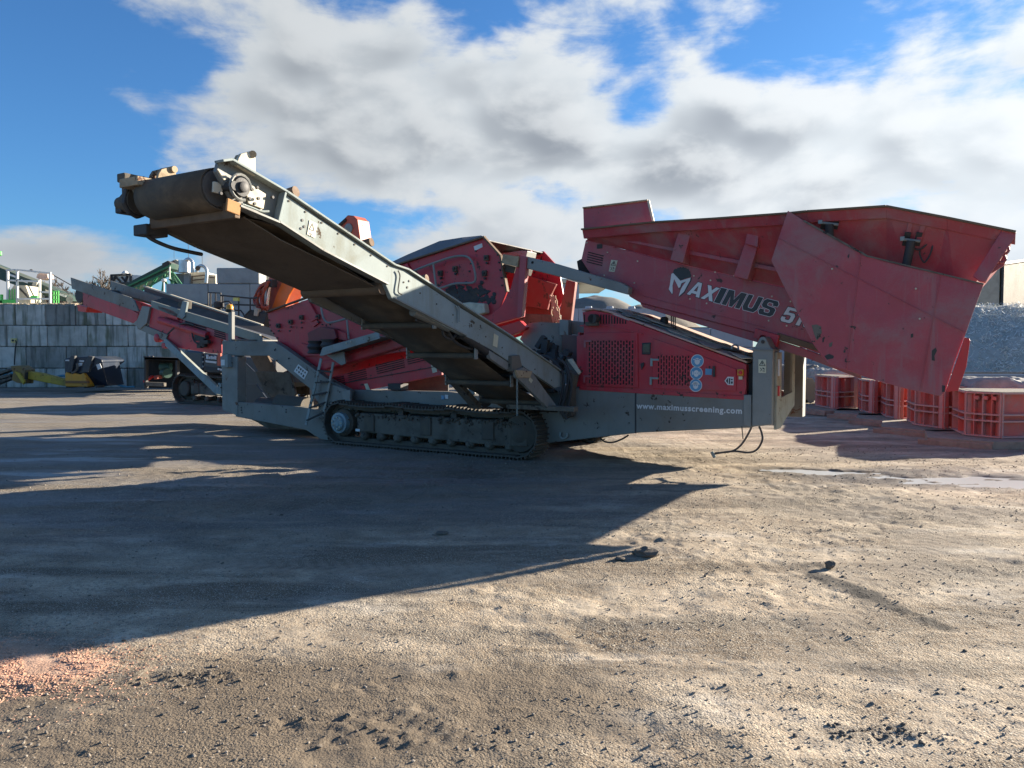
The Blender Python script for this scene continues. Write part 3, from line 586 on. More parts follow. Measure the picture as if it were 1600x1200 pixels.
# clutter round the tail of the side conveyor
R=random.Random(12); cl=MB()
for k in range(26):
    x,y=R.uniform(815,895),0; y=R.uniform(520,560)+(x-815)*.35; c=mp(x,y,R.uniform(.2,.5)); a=R.uniform(0,3)
    cl.box(c,(AX*math.cos(a)+UP*math.sin(a))*R.uniform(.03,.10),BX*R.uniform(.02,.06),(UP*math.cos(a)-AX*math.sin(a))*R.uniform(.015,.05))
mm(cl,'hydraulic_fittings',DARK,bevel=.004)
for pts,r in [([(872,560),(884,570),(889,590),(884,615),(878,640),(886,655)],.02),([(865,565),(878,580),(880,605),(874,635),(880,650)],.018),([(835,560),(850,556),(868,566),(880,585)],.02),([(800,530),(812,545),(830,548),(845,560)],.016),([(884,575),(893,600),(889,630),(884,650)],.018)]:
    mm(MB().tube(smoothpath([mp(x,y,.05) for x,y in pts],5),r,7),'hydraulic_hose',RUBBER,smooth=True,bevel=0)
mm(mslab([(886,578),(898,586),(893,610),(893,650),(880,655),(872,640),(884,610)],.12,.14),'valve_block',MUD)
mm(mslab([(866,548),(890,562),(905,585),(905,606),(880,598),(862,565)],.36,.12),'hinge_bracket',GREYM)
mm(mslab([(886,562),(893,560),(907,582),(904,586)],.25,.04),'hinge_plate',CREAM)
# red trough with louvres under the screen box
mm(mslab([(518,589),(664,552),(690,571),(690,586),(566,611),(543,610),(519,598)],.55,.05),'collecting_tray',RED,bevel=.005)
tl=MB().bar(mp(520,602,.54),mp(690,571,.54),.012,.012); mm(tl,'tray_seam',DARK,bevel=0)
lv=MB()
for (x0,x1,y0) in [(520,537,598),(543,571,590),(587,630,577),(635,664,562)]:
    for k in range(5):
        ya=y0-(5-k)*0-8+k*3.2; lv.bar(mp(x0+k*.6,ya+2.0,.545),mp(x1+k*.6,ya+2.0-(x1-x0)*.245,.545),.012,.012)
mm(lv,'louvre_slots',BLACK,bevel=0,kind='stuff')
mm(MB().bar(mp(512,572,.5),mp(640,533,.5),.25,.16),'cross_tube',RED,bevel=.03)
mm(mslab([(505,580),(640,534),(692,570),(520,604)],.95,.05),'inner_tray',RED)
for pl in ([(569,600),(574,599),(578,609),(573,611)],[(673,569),(680,568),(683,581),(676,583)]): mm(mslab(pl,.54,.005),'warning_label',LABEL,bevel=0)
mm(mslab([(610,600),(700,583),(700,612),(610,611)],1.1,.03),'tray_underside',DARK)
mm(MB().cyl(mp(569,606,.54),mp(569,606,.56),.03,10),'handle',REDB,bevel=0)
for (x,y,m_) in [(700,625,.0),(706,624,1)]:
    c=mp(x-8,y-4,.44); mm(MB().box(c,AX*.03,BX*.003,UP*.03),'sticker',BLUE if m_==0 else WHITE,bevel=0)
c=mp(622,604,.5); mm(MB().box(c,AX*.13,BX*.1,UP*.05),'work_light',DARK)

# ---- crawler tracks
def crawler(t0,wid,name_parent,s1,s2,zc,r,nsh=46,rl=9,P_=None,hub=True,parent=MACH):
    c1,c2=s1,s2; per=2*(c2-c1)+2*math.pi*r; pitch=per/nsh
    def pos(d):
        d%=per; L=c2-c1
        if d<L: return c1+d, zc-r, 0.0
        d-=L
        if d<math.pi*r: a=d/r; return c2+math.sin(a)*r, zc-math.cos(a)*r, a
        d-=math.pi*r
        if d<L: 
            sag=.035*math.sin(math.pi*((d/L)*3%1)) ; return c2-d, zc+r-sag, math.pi
        d-=L; a=d/r; return c1-math.sin(a)*r, zc+math.cos(a)*r, math.pi+a
    G=Matrix(((AX.x,BX.x,0,0),(AX.y,BX.y,0,0),(0,0,1,0),(0,0,0,1)))
    proto=None; lk=None
    for k in range(nsh):
        s,z,a=pos(k*pitch); Tm=Matrix.Translation(P_(s,t0,z))@G@Matrix.Rotation(-a,4,'Y')
        if proto is None:
            mb=MB(); V=lambda x,y,z: Vector((x,y,z)); h=pitch*.485
            mb.box(V(0,wid/2,.012),V(h,0,0),V(0,wid/2,0),V(0,0,.012)); 
            for gx in (-.32,.0,.32): mb.box(V(gx*pitch,wid/2,-.016),V(.008,0,0),V(0,wid/2,0),V(0,0,.018))
            mb.box(V(0,wid*.38,.055),V(h*1.05,0,0),V(0,.02,0),V(0,0,.035)); mb.box(V(0,wid*.62,.055),V(h*1.05,0,0),V(0,.02,0),V(0,0,.035))
            mb.cyl(V(h*.9,wid*.34,.055),V(h*.9,wid*.66,.055),.022,8)
            o=mb.build('track_shoe',MUD,None,.004); mesh=o.data; bpy.data.objects.remove(o); proto=mesh
        o=bpy.data.objects.new('track_shoe',proto); COL.objects.link(o); o.parent=parent; WL[o]=WL[parent]; o.matrix_local=Matrix.Translation(-WL[parent])@Tm
    # frame, rollers, idler, sprocket
    def Q(s,t,z): return P_(s,t0+t,z)
    ins=.07
    fr=MB().prism([Q(c1+.33,ins,zc+.17),Q(c2-.25,ins,zc+.17),Q(c2+.10,ins,zc+.10),Q(c2+.14,ins,zc-.17),Q(c2-.3,ins,zc-.19),Q(c1+.33,ins,zc-.13)],BX*(wid-2*ins)); fr.build('track_frame',MUDL,parent,.02)
    for k in range(3):
        sx=c1+.6+k*(c2-c1-1.1)/2.0; MB().box(Q(sx,ins-.012,zc+.02),AX*.10,BX*.012,UP*.13).build('frame_patch',MUD,parent,.01)
    R=random.Random(int(t0*10)+3)
    crust=MB()
    for k in range(150):
        s=R.uniform(c1+.3,c2+.1); vs,fs=stone_base(k%9,6,4); rr=R.uniform(.012,.035); c=Q(s,ins+R.uniform(-.02,.02),zc+.165+R.uniform(-.035,.02)-abs(R.gauss(0,.03))); crust.add([c+v*rr for v in vs],fs)
    crust.build('packed_mud',MUD,parent,kind='stuff')
    for k in range(rl):
        s=c1+.45+k*(c2-c1-.62)/(rl-1); MB().lathe(Q(s,.06,zc-r+.14),BX,[(0,.035),(.02,.06),(.04,.075),(.10,.075),(.11,.06),(wid-.24,.06),(wid-.23,.075),(wid-.14,.075),(wid-.12,.04)],16).build('track_roller',MUDL,parent,smooth=True)
    for k in range(2):
        s=c1+(c2-c1)*(.36+.3*k); MB().lathe(Q(s,.12,zc+r-.10),BX,[(0,.03),(.02,.05),(.2,.05),(.22,.03)],12).build('carrier_roller',MUD,parent,smooth=True); MB().box(Q(s,.14,zc+r-.17),AX*.05,BX*.04,UP*.08).build('roller_bracket',MUD,parent,.008)
    MB().lathe(Q(c2,.05,zc),BX,[(0,.10),(.03,.14),(.05,r-.07),(.09,r-.05),(wid-.14,r-.05),(wid-.1,r-.07)],28).build('idler_wheel',MUD,parent,smooth=True)
    sk=MB(); sk.lathe(Q(c1,.08,zc),BX,[(0,.19),(.03,.22),(.14,.22),(.16,r-.09),(.20,r-.09),(.21,.2),(wid-.1,.2)],28)
    for k in range(15):
        a=2*math.pi*k/15; d=AX*math.cos(a)+UP*math.sin(a); e=AX*-math.sin(a)+UP*math.cos(a); sk.box(Q(c1,.26,zc)+d*(r-.075),d*.035,BX*.025,e*.022)
    sk.build('drive_sprocket',MUD,parent,.004,smooth=True)
    if hub:
        h=MB().lathe(Q(c1,-.05,zc),BX,[(0,.05),(.008,.06),(.012,.115),(.05,.13),(.055,.165),(.13,.17)],24).build('drive_hub',surf('blue_grey_hub',(.20,.30,.34),.4,amt=.5,scale=6,chip=.2),parent,smooth=True)
        hb=MB()
        for k in range(9): a=2*math.pi*k/9; hb.cyl(Q(c1,-.055,zc)+(AX*math.cos(a)+UP*math.sin(a))*.09,Q(c1,-.03,zc)+(AX*math.cos(a)+UP*math.sin(a))*.09,.013,6)
        hb.build('hub_bolt',CREAM,h)
ZC=.345
crawler(0,.42,MACH,-3.14,.17,ZC,.325,P_=M)
crawler(2.35,.42,MACH,-3.14,.17,ZC,.325,P_=M,hub=False)
c=mp(559,672,.06); mm(MB().box(c,AX*.045,BX*.003,UP*.02),'white_tag',WHITE,bevel=0)
mm(MB().box(M(-1.5,1.4,.52),AX*1.6,BX*.95,UP*.12),'undercarriage_beam',DARK)

# ---- engine housing
EH=.30
side=[(901,604),(901,525),(912,523),(912,506),(910,488),(927,485),(950,489),(1166,569),(1166,606),(1163,619)]
HB=mm(mslab(side,EH,.03),'engine_housing_side',RED,bevel=.006)
ls=[loc_(mp(x,y,EH)) for x,y in side]; mm(MB().prism([M(s,1.92,z) for s,t,z in ls],BX*.03),'engine_housing_side',RED,bevel=.006)
# sloping roof
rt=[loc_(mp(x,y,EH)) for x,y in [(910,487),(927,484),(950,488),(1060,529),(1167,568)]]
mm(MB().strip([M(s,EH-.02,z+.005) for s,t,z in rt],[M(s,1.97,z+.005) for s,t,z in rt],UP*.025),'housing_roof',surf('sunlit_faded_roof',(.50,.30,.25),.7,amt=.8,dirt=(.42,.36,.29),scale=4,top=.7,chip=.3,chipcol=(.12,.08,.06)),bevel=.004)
R=random.Random(8)
for k in range(26):                                 # flaking grey sheets lying on the roof
    f=R.uniform(.12,.98); s0=rt[0][0]+(rt[-1][0]-rt[0][0])*f
    def zr(s):
        for i in range(len(rt)-1):
            if rt[i][0]<=s<=rt[i+1][0]: return rt[i][2]+(rt[i+1][2]-rt[i][2])*(s-rt[i][0])/(rt[i+1][0]-rt[i][0])
        return rt[-1][2]
    t0=R.uniform(.30,1.2); w=R.uniform(.10,.26); l=R.uniform(.12,.35); lift=R.uniform(.036,.06)
    n_=9; ring=[]
    for j in range(n_):
        a=2*math.pi*j/n_; q=R.uniform(.55,1.1); s=s0+math.cos(a)*w*q; ring.append(M(s,t0+math.sin(a)*l*q,zr(min(max(s,rt[0][0]),rt[-1][0]))+lift+R.uniform(-.006,.012)))
    mm(MB().prism(ring,UP*.006),'peeling_sheet',[TARP,CREAM,GREYL][k%3],bevel=0)
# end wall of the housing
e0,e1=ls[7],ls[9]; mm(MB().prism([M(e0[0],EH+.03,e0[2]),M(e0[0],1.92,e0[2]),M(e0[0],1.92,e1[2]),M(e0[0],EH+.03,e1[2])],-AX*.03),'housing_end',RED)
mm(MB().prism([M(ls[0][0],EH+.03,ls[0][2]),M(ls[0][0],1.92,ls[0][2]),M(ls[0][0],1.92,1.75),M(ls[0][0],EH+.03,1.75)],AX*.03),'housing_end',RED)
mm(mslab([(1166,571),(1178,566),(1178,622),(1165,616)],.42,.4),'hose_cover',DARK)
def door(name,outline,gr,ncol,nrow):
    D=mm(mslab(outline,EH-.018,.016),name,RED,bevel=.004)
    # dark recess behind, lattice in front
    mm(mslab(gr,EH-.0205,.002),'grille_recess',BLACK,parent=D,bevel=0)
    q=[mp(x,y,EH-.024) for x,y in gr]; f=lambda u,v:(q[0]*(1-u)+q[1]*u)*(1-v)+(q[3]*(1-u)+q[2]*u)*v
    g=MB()
    for i in range(ncol+1): g.bar(f(i/ncol,0),f(i/ncol,1),.006,.017,BX.cross(UP))
    for i in range(ncol):
        off=.5*(i%2)
        for j in range(nrow+1):
            v=(j+off)/nrow
            if v<=1: g.bar(f(i/ncol,v),f((i+1)/ncol,v),.005,.018)
    g.build('grille',RED,D)
    return D
D1=door('grille_door',[(914.5,520),(996,519.5),(997,606),(914,603)],[(919,532),(991,532),(990,602),(919,600)],16,8)
D2=door('grille_door',[(1020.5,529),(1066,544),(1150,577),(1150,611),(1019,607)],[(1027,555),(1078,556),(1077,603),(1027,601)],12,5)
for D,(x,y) in ((D1,(914,533)),(D1,(913,588)),(D2,(1018,562)),(D2,(1017,591))):
    h=MB(); h.box(mp(x+5,y,EH-.035),AX*.055,BX*.01,UP*.012); h.box(mp(x,y+4,EH-.035),AX*.014,BX*.01,UP*.05); h.build('hinge',GREYL if D is D2 else REDF,D,.002)
mm(mslab([(1003,536),(1017,535),(1016,554),(1003,554)],EH-.012,.01),'window_frame',DARK,bevel=.004)
mm(mslab([(1005,538),(1015,537.5),(1014.5,551),(1005,551)],EH-.016,.003),'window_pane',GLASS,bevel=0)
for k,(x,y) in enumerate([(1089.5,564),(1088,583),(1087,602)]):
    c=mp(x,y,EH-.022); r_=.081; S_=MB(); n_=28
    S_.prism([c+(AX*math.cos(2*math.pi*i/n_)+UP*math.sin(2*math.pi*i/n_))*r_ for i in range(n_)],BX*.003); s_=mm(S_,'safety_sign',WHITE,bevel=0)
    S_=MB().prism([c-BX*.001+(AX*math.cos(2*math.pi*i/n_)+UP*math.sin(2*math.pi*i/n_))*(r_-.008) for i in range(n_)],BX*.001); S_.build('sign_face',BLUE,s_)
    hd=MB(); hd.prism([c-BX*.003+AX*(.034*math.cos(2*math.pi*i/14))+UP*(.042*math.sin(2*math.pi*i/14)-.004) for i in range(14)],BX*.001)
    if k==0: hd.prism([c-BX*.003+AX*a+UP*b for a,b in [(-.05,.012),(.05,.012),(.05,.024),(-.05,.024)]],BX*.001)
    if k==1: hd.prism([c-BX*.003+AX*a+UP*b for a,b in [(-.052,-.02),(-.038,-.02),(-.038,.02),(-.052,.02)]],BX*.001); hd.prism([c-BX*.003+AX*a+UP*b for a,b in [(.038,-.02),(.052,-.02),(.052,.02),(.038,.02)]],BX*.001)
    if k==2: hd.prism([c-BX*.003+AX*a+UP*b for a,b in [(-.055,.010),(.055,.010),(.04,.03),(.02,.05),(-.02,.05),(-.04,.03)]],BX*.001)
    hd.build('pictogram',WHITE,s_)
    ey=MB()
    for ex in (-.013,.013): ey.prism([c-BX*.0045+AX*(ex+a)+UP*(b+(.018 if k==0 else .0)) for a,b in [(-.007,-.005),(.007,-.005),(.007,.005),(-.007,.005)]],BX*.001)
    ey.build('pictogram_detail',BLUE,s_)
mm(mslab([(1102,576),(1112.5,576.5),(1112,586),(1102,585.5)],EH-.022,.003),'blue_square_sign',BLUE,bevel=0)
mm(MB().bar(mp(1115.5,572,EH-.04),mp(1115.5,589,EH-.04),.025,.03,AX),'door_handle',DARK)
em=mm(mslab([(1132,595),(1137,588.5),(1146.5,589),(1146,602),(1137,601.5)],EH-.022,.003),'white_emblem',WHITE,bevel=0)
g=MB(); g.prism([mp(x,y,EH-.024) for x,y in [(1134,595),(1137.5,590.5),(1137.5,599.5)]],BX*.001); g.prism([mp(x,y,EH-.024) for x,y in [(1139,591),(1141,591),(1140.6,600),(1138.7,600)]],BX*.001); g.prism([mp(x,y,EH-.024) for x,y in [(1142,592),(1145,592),(1144.8,594),(1142,594)]],BX*.001); g.prism([mp(x,y,EH-.024) for x,y in [(1142,596),(1145,596),(1144.8,599.5),(1142,599.5)]],BX*.001); g.build('emblem_mark',INK,em)
sb=mm(mslab([(1152,577),(1161,577),(1161,587),(1152,586.5)],EH-.06,.05),'stop_button_box',AMBER); MB().lathe(mp(1156.5,582,EH-.09),BX,[(0,.02),(.01,.025),(.03,.012)],14).build('stop_button',REDB,sb)
mm(mslab([(1154,588),(1160,588),(1160,593),(1154,593)],EH-.006,.004),'small_label',LABEL,bevel=0)
mm(mslab([(1000,568),(1006,566),(1006,571),(1002,578)],EH-.03,.02),'latch',DARK)
# upper louvre and exhaust
lv=MB()
for k in range(16):
    x=913+k*4.3; 
    y0=max(491.5,489+max(0,(x-950))*.34+2); y1=506
    if 917<x<934: continue
    if y1-y0>2: lv.bar(mp(x,y0,EH-.002),mp(x,y1,EH-.002),.006,.016,AX)
mm(lv,'louvre_slots',BLACK,bevel=0,kind='stuff')
ex=mm(MB().lathe(mp(925,498,EH-.12),BX,[(0,.050),(0,.064),(.13,.064)],20),'exhaust_outlet',DARK,smooth=True,bevel=0); MB().cyl(mp(925,498,EH-.125),mp(925,498,EH-.121),.052,18).build('exhaust_bore',BLACK,ex)
mm(mslab([(914,503),(932,503),(932,509),(914,509)],EH-.10,.1),'exhaust_bracket',MUD)
mm(mslab([(906,508),(952,508),(1004,521),(1004,523),(950,510),(906,510)],EH-.02,.02),'housing_trim',RED,bevel=0)
mm(MB().lathe(mp(1006,501,1.0),UP,[(-.1,.0),(0,.15),(.05,.13),(.07,.08),(.08,.0)],20),'air_filter_cap',REDB,smooth=True,bevel=0)
mm(MB().lathe(mp(1038,502,.9),UP,[(-.10,.05),(0,.055),(.04,.055),(.06,.03)],16),'rain_cap',DARK,smooth=True,bevel=0)
for x in (1049,1052,1055): mm(MB().tube([mp(x,492,.8),mp(x,516,.8)],.008,6),'hydraulic_hose',RUBBER,bevel=0)
mm(MB().tube(smoothpath([mp(x,y,.8) for x,y in [(1143,545),(1145,540),(1149,539),(1153,541),(1154,547)]],4),.012,8),'grab_handle',SILVER,smooth=True,bevel=0)
# website lettering
text('www.maximusscreening.com',mp(995,638,TN),mp(1159,646.5,TN),.075,WHITE,MACH,'website_lettering',-BX,bold=.03)

# ---- support post and end plate
post=[(1176,547),(1180,541),(1187,528),(1190,526),(1194,526),(1197,529),(1203,541),(1208,547),(1206,664),(1175,667)]
mm(mslab(post,TN-.05,.34),'support_post',GREYM,bevel=.012)
mm(mslab([(1175,544),(1208,545),(1208,548.5),(1175,547.5)],TN-.065,.36),'post_collar',GREY,bevel=.004)
mm(MB().cyl(mp(1192,534,TN-.07),mp(1192,534,TN),.022,12),'pivot_pin',DARK,smooth=True,bevel=0)
mm(mslab([(1162,617),(1174,617),(1174,668),(1162,664)],TN-.02,.05),'post_foot_plate',GREYM)
def warn(pts,t,parent=MACH):
    L=mm(mslab(pts,t,.004),'warning_label',LABEL,parent=parent,bevel=0)
    q=[mp(x,y,t-.003) for x,y in pts]; f=lambda u,v:(q[0]*(1-u)+q[1]*u)*(1-v)+(q[3]*(1-u)+q[2]*u)*v
    k=MB()
    def ln(a,b,w=.006): k.bar(f(*a),f(*b),w,.002,BX)
    ln((.5,.08),(.12,.45));ln((.12,.45),(.88,.45));ln((.88,.45),(.5,.08));ln((.5,.2),(.5,.36),.01);ln((.2,.62),(.45,.75));ln((.45,.75),(.25,.88));ln((.55,.62),(.8,.72),.012);ln((.55,.85),(.85,.85),.008)
    k.build('pictogram',INK,L); return L
warn([(1185,561.5),(1197,562),(1197,583),(1185,582.5)],TN-.056)
p0=loc_(mp(1207,600,TN-.05)); sE=p0[0]
pe=[(TN+.02,.60),(2.36,.74),(2.36,1.48),(TN+.02,1.52)]
# end plate with a tall opening
EP=MB(); x0,x1=TN+.05,loc_(ms(1242,600,sE+.03))[1]
zt,zb0,zb1=1.48,.56,.78
EP.prism([M(sE,x0,zb0),M(sE,x0+.25,zb0),M(sE,x0+.25,zt),M(sE,x0,zt)],AX*.03)
EP.prism([M(sE,x1-.17,zb1-.03),M(sE,x1,zb1),M(sE,x1,zt+.02),M(sE,x1-.17,zt+.02)],AX*.03)
EP.prism([M(sE,x0+.25,zb0),M(sE,x1-.17,zb1-.03),M(sE,x1-.17,.97),M(sE,x0+.25,.93)],AX*.03)
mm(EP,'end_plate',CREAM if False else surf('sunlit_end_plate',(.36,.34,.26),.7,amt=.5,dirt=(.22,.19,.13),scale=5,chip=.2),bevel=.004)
mm(MB().box(M(sE-.35,1.3,1.18),AX*.02,BX*.9,UP*.30),'end_plate_backing',DARK)
mm(MB().box(M(sE+.035,.42,1.30),AX*.012,BX*.03,UP*.10),'red_white_marker',WHITE); mm(MB().box(M(sE+.036,.42,1.02),AX*.012,BX*.03,UP*.06),'red_white_marker',REDB)
# far post
mm(MB().box(M(sE-.14,2.3,1.05),AX*.13,BX*.1,UP*.48),'support_post',GREYM)
# hanging cables with a coupling on the ground
for pts,r,mt_ in [([(1174,668),(1168,680),(1158,695),(1146,704),(1130,707),(1117,708)],.012,RUBBER),([(1186,666),(1190,676),(1191,688),(1183,702),(1170,707),(1150,705),(1135,706),(1117,709)],.012,RUBBER),([(1159,666),(1161,686)],.006,DARK)]:
    P_=[mp(x,y,.3) for x,y in pts]; mm(MB().tube(smoothpath(P_,5),r,7),'hanging_cable',mt_,smooth=True,bevel=0)
mm(MB().cyl(mp(1112,706,.3),mp(1117,715,.3),.022,10),'hose_coupling',GREYL)
for pts in ([(914,684),(920,690),(930,688),(928,683)],[(937,683),(945,690),(958,691),(972,686),(982,680)]): mm(MB().tube(smoothpath([mp(x,y,.5) for x,y in pts],5),.012,7),'hanging_cable',RUBBER,smooth=True,bevel=0)
# shackle on the beam
mm(MB().tube(smoothpath([mp(x,y,TN-.03) for x,y in [(876,675),(875,681),(879,685),(885,683),(886,677)]],4),.014,7),'shackle',GREYL,smooth=True,bevel=0)

# ---- feeder conveyor with the big lettering
TF=.60
fs_=[(915,375),(927,372),(960,386),(1075,415.5),(1232,451),(1300,470),(1340,500),(1345,590),(1300,560),(1260,545),(1177,519),(1000,473),(983,463),(980,449),(922,427),(908,406)]
FP=mm(mslab(fs_,TF,.05),'feeder_side_plate',REDF,bevel=.008)
lf=[loc_(mp(x,y,TF)) for x,y in fs_]; mm(MB().prism([M(s,2.1,z) for s,t,z in lf],BX*.05),'feeder_side_plate',REDF,bevel=.008)
mm(mslab([(1000,473),(1177,519),(1260,546),(1345,578),(1345,592),(1262,560),(1177,533),(1004,480)],TF+.04,.06),'feeder_bottom_rail',REDF,bevel=.006)
mm(mslab([(1215,520),(1295,545),(1290,552),(1212,530)],TF-.03,.04),'feeder_ledge',BROWN,bevel=.004)
mm(MB().bar(mp(1004,462,TF-.004),mp(1195,512,TF-.004),.012,.010),'pressed_seam',REDF,bevel=.003)
a_,b_=M(lf[13][0],TF+.1,lf[13][2]+.05),M(lf[8][0],TF+.1,lf[8][2]+.05)
mm(MB().strip([a_,b_],[a_+BX*1.6,b_+BX*1.6],UP*.02),'feeder_belt',RUBBER)
a_,b_=M(lf[1][0],TF+.3,lf[1][2]-.1),M(lf[6][0],TF+.3,lf[6][2]-.1)
mm(MB().strip([a_,b_],[a_+BX*1.2,b_+BX*1.2],UP*.02),'feeder_belt',RUBBER)
for k in range(6):
    f=(k+.5)/6; c=a_.lerp(b_,f)-UP*.12; mm(MB().cyl(c,c+BX*1.2,.05,12),'idler_roller',DARK,smooth=True,bevel=0)
mm(mslab([(901,408),(909,404),(922,427),(946,436),(943,440),(905,432)],TF+.1,.2),'feeder_head',BLACK)
mm(mslab([(927,372),(935,366),(962,372),(962,386),(958,387)],TF-.01,.04),'head_guard',REDF)
mm(mslab([(1180,513),(1218,524),(1213,541),(1207,540),(1203,540),(1195,524),(1189,524),(1185,530),(1177,527)],TF-.06,.10),'pivot_bracket',RED,bevel=.006)
sl_=MB()
for k in range(5): sl_.bar(mp(919-k*.6,394+k*3.7,TF-.002),mp(943-k*.6,400+k*3.7,TF-.002),.012,.013)
mm(sl_,'louvre_slots',BLACK,bevel=0,kind='stuff')
warn([(955,406),(965,407),(960,425),(951,424)],TF-.006)
bl=MB()
for x,y in [(917,379),(949,394),(996,408),(991,442),(944,430),(1084,431),(1110,438),(1078,467),(1104,474),(1206,463),(1235,471),(1201,501),(1229,509),(1117,425),(1147,431),(1172,438)]: c=mp(x,y,TF-.01); bl.cyl(c,c+BX*.02,.011,7)
mm(bl,'bolt',CREAM,bevel=0,kind='stuff')
mm(MB().box(mp(937,385,TF-.003),AX*.04,BX*.003,UP*.03),'dirt_patch',DARK,bevel=0)
# lettering
GL={'A':(.95,[[(0,0),(.26,0),(.50,.80),(.66,1),(.34,1)],[(.34,1.0),(.66,1.0),(1,0),(.72,0),(.50,.80)],[(.22,.17),(.78,.17),(.72,.36),(.28,.36)]]),
'X':(.9,[[(0,0),(.30,0),(1,1),(.70,1)],[(0,1),(.30,1),(1,0),(.70,0)]]),'I':(.34,[[(0,0),(1,0),(1,1),(0,1)]]),
'M':(1.02,[[(0,0),(0,1),(.31,1),(.5,.45),(.69,1),(1,1),(1,0),(.75,0),(.75,.62),(.58,0),(.42,0),(.25,.62),(.25,0)]]),
'U':(.8,[[(0,1),(.32,1),(.32,.3),(.38,.2),(.62,.2),(.68,.3),(.68,1),(1,1),(1,.2),(.85,0),(.15,0),(0,.2)]]),
'S':(.8,[[(1,.68),(1,.85),(.86,1),(.14,1),(0,.85),(0,.58),(.12,.46),(.60,.40),(.68,.34),(.68,.24),(.62,.18),(.38,.18),(.32,.24),(.32,.34),(0,.34),(0,.14),(.14,0),(.86,0),(1,.14),(1,.44),(.88,.56),(.38,.61),(.32,.67),(.32,.77),(.38,.83),(.62,.83),(.68,.77),(.68,.68)]]),
'5':(.78,[[(.08,1),(.95,1),(.95,.82),(.36,.82),(.34,.66),(.84,.66),(1,.52),(1,.14),(.86,0),(.14,0),(0,.14),(0,.32),(.32,.32),(.32,.22),(.38,.17),(.62,.17),(.68,.23),(.68,.42),(.62,.49),(.32,.49),(.04,.44)]]),
'1':(.5,[[(.35,0),(.35,.70),(.0,.62),(.0,.8),(.45,1),(.85,1),(.85,0)]]),
'6':(.78,[[(0,.14),(.14,0),(.5,0),(.5,.17),(.38,.17),(.32,.23),(.32,.40),(.38,.46),(.62,.46),(.68,.40),(.68,.23),(.62,.17),(.505,.17),(.505,0),(.86,0),(1,.14),(1,.5),(.86,.62),(.34,.62),(.34,.76),(.40,.83),(.62,.83),(.68,.77),(.68,.7),(1,.7),(1,.86),(.86,1),(.14,1),(0,.86)]])}
def offs(p,d):
    n=len(p); A2=sum(p[i][0]*p[(i+1)%n][1]-p[(i+1)%n][0]*p[i][1] for i in range(n)); sg=1 if A2>0 else -1; out=[]
    for i in range(n):
        a,b,c=p[i-1],p[i],p[(i+1)%n]; e=Vector((b[0]-a[0],b[1]-a[1])).normalized(); f=Vector((c[0]-b[0],c[1]-b[1])).normalized()
        n1=Vector((e.y,-e.x))*sg; n2=Vector((f.y,-f.x))*sg; m_=(n1+n2); m_=m_/max(.35,m_.length_squared)*2*.5*2 if m_.length>1e-3 else n1
        k=min(1.6,m_.length); m_=m_.normalized()*k; out.append((b[0]+m_.x*d,b[1]+m_.y*d))
    return out
def blocktext(body,P0,P1,h,mat,back,name,shear,gap=.10,od=.045):
    wtot=sum(GL[c][0] for c in body)+gap*(len(body)-1); R_=P1-P0; L=R_.length; ux=R_/L; uy=ux.cross(BX).normalized()
    if uy.z<0: uy=-uy
    sc=L/(wtot*h)
    for c_i,c in enumerate(body):
        x0=sum(GL[k][0] for k in body[:c_i])+gap*c_i
        o_=MB(); b_=MB()
        for j,poly in enumerate(GL[c][1]):
            pp=[((x0+x*GL[c][0]),y) for x,y in poly]
            W_=lambda q,l:[P0+ux*((x*sc+shear*y)*h)+uy*(y*h)-BX*l for x,y in q]
            b_.prism(W_(pp,.0030+.0004*j),-BX*.0003); o_.prism(W_(offs(pp,od),.0010+.0004*j),-BX*.0003)
        q=mm(o_,name+'_outline',back,bevel=0); mm(b_,name,mat,bevel=0)
blocktext('AX',mp(1073,459.5,TF),mp(1113.5,471.5,TF),.185,WHITE,INK,'white_letter',.20)
blocktext('IMUS',mp(1115.5,472.3,TF),mp(1206,495.5,TF),.20,INK,WHITE,'dark_letter',.20,od=.03)
blocktext('516',mp(1218,501,TF),mp(1272,515,TF),.185,WHITE,INK,'white_number',.20)
def hp(pts,d): return [mp(1030+x/6.15,400+y/6.15,TF)-BX*d for x,y in pts]
cr=[(135,165),(140,135),(155,122),(170,125),(178,112),(192,114),(205,104),(218,112),(232,104),(245,114),(258,110),(268,124),(284,126),(288,142),(302,150),(303,170),(312,185),(302,205),(255,215),(215,232),(200,235)]
mm(MB().prism(hp(cr,.003),-BX*.001),'helmet_crest',INK,bevel=0)
hm=[(118,172),(135,163),(205,238),(303,208),(298,235),(262,300),(238,345),(188,388),(205,330),(222,295),(258,245),(215,262),(203,300),(188,308),(170,270),(145,222),(128,285),(131,340),(127,368),(93,320),(103,280)]
def grow(p,k): cx=sum(a for a,b in p)/len(p); cy=sum(b for a,b in p)/len(p); return [(cx+(a-cx)*k,cy+(b-cy)*k) for a,b in p]
mm(MB().prism(hp([(x+4,y+4) for x,y in grow(hm,1.06)],.002),-BX*.001),'helmet_outline',INK,bevel=0)
mm(MB().prism(hp(hm,.004),-BX*.001),'helmet_mark',WHITE,bevel=0)

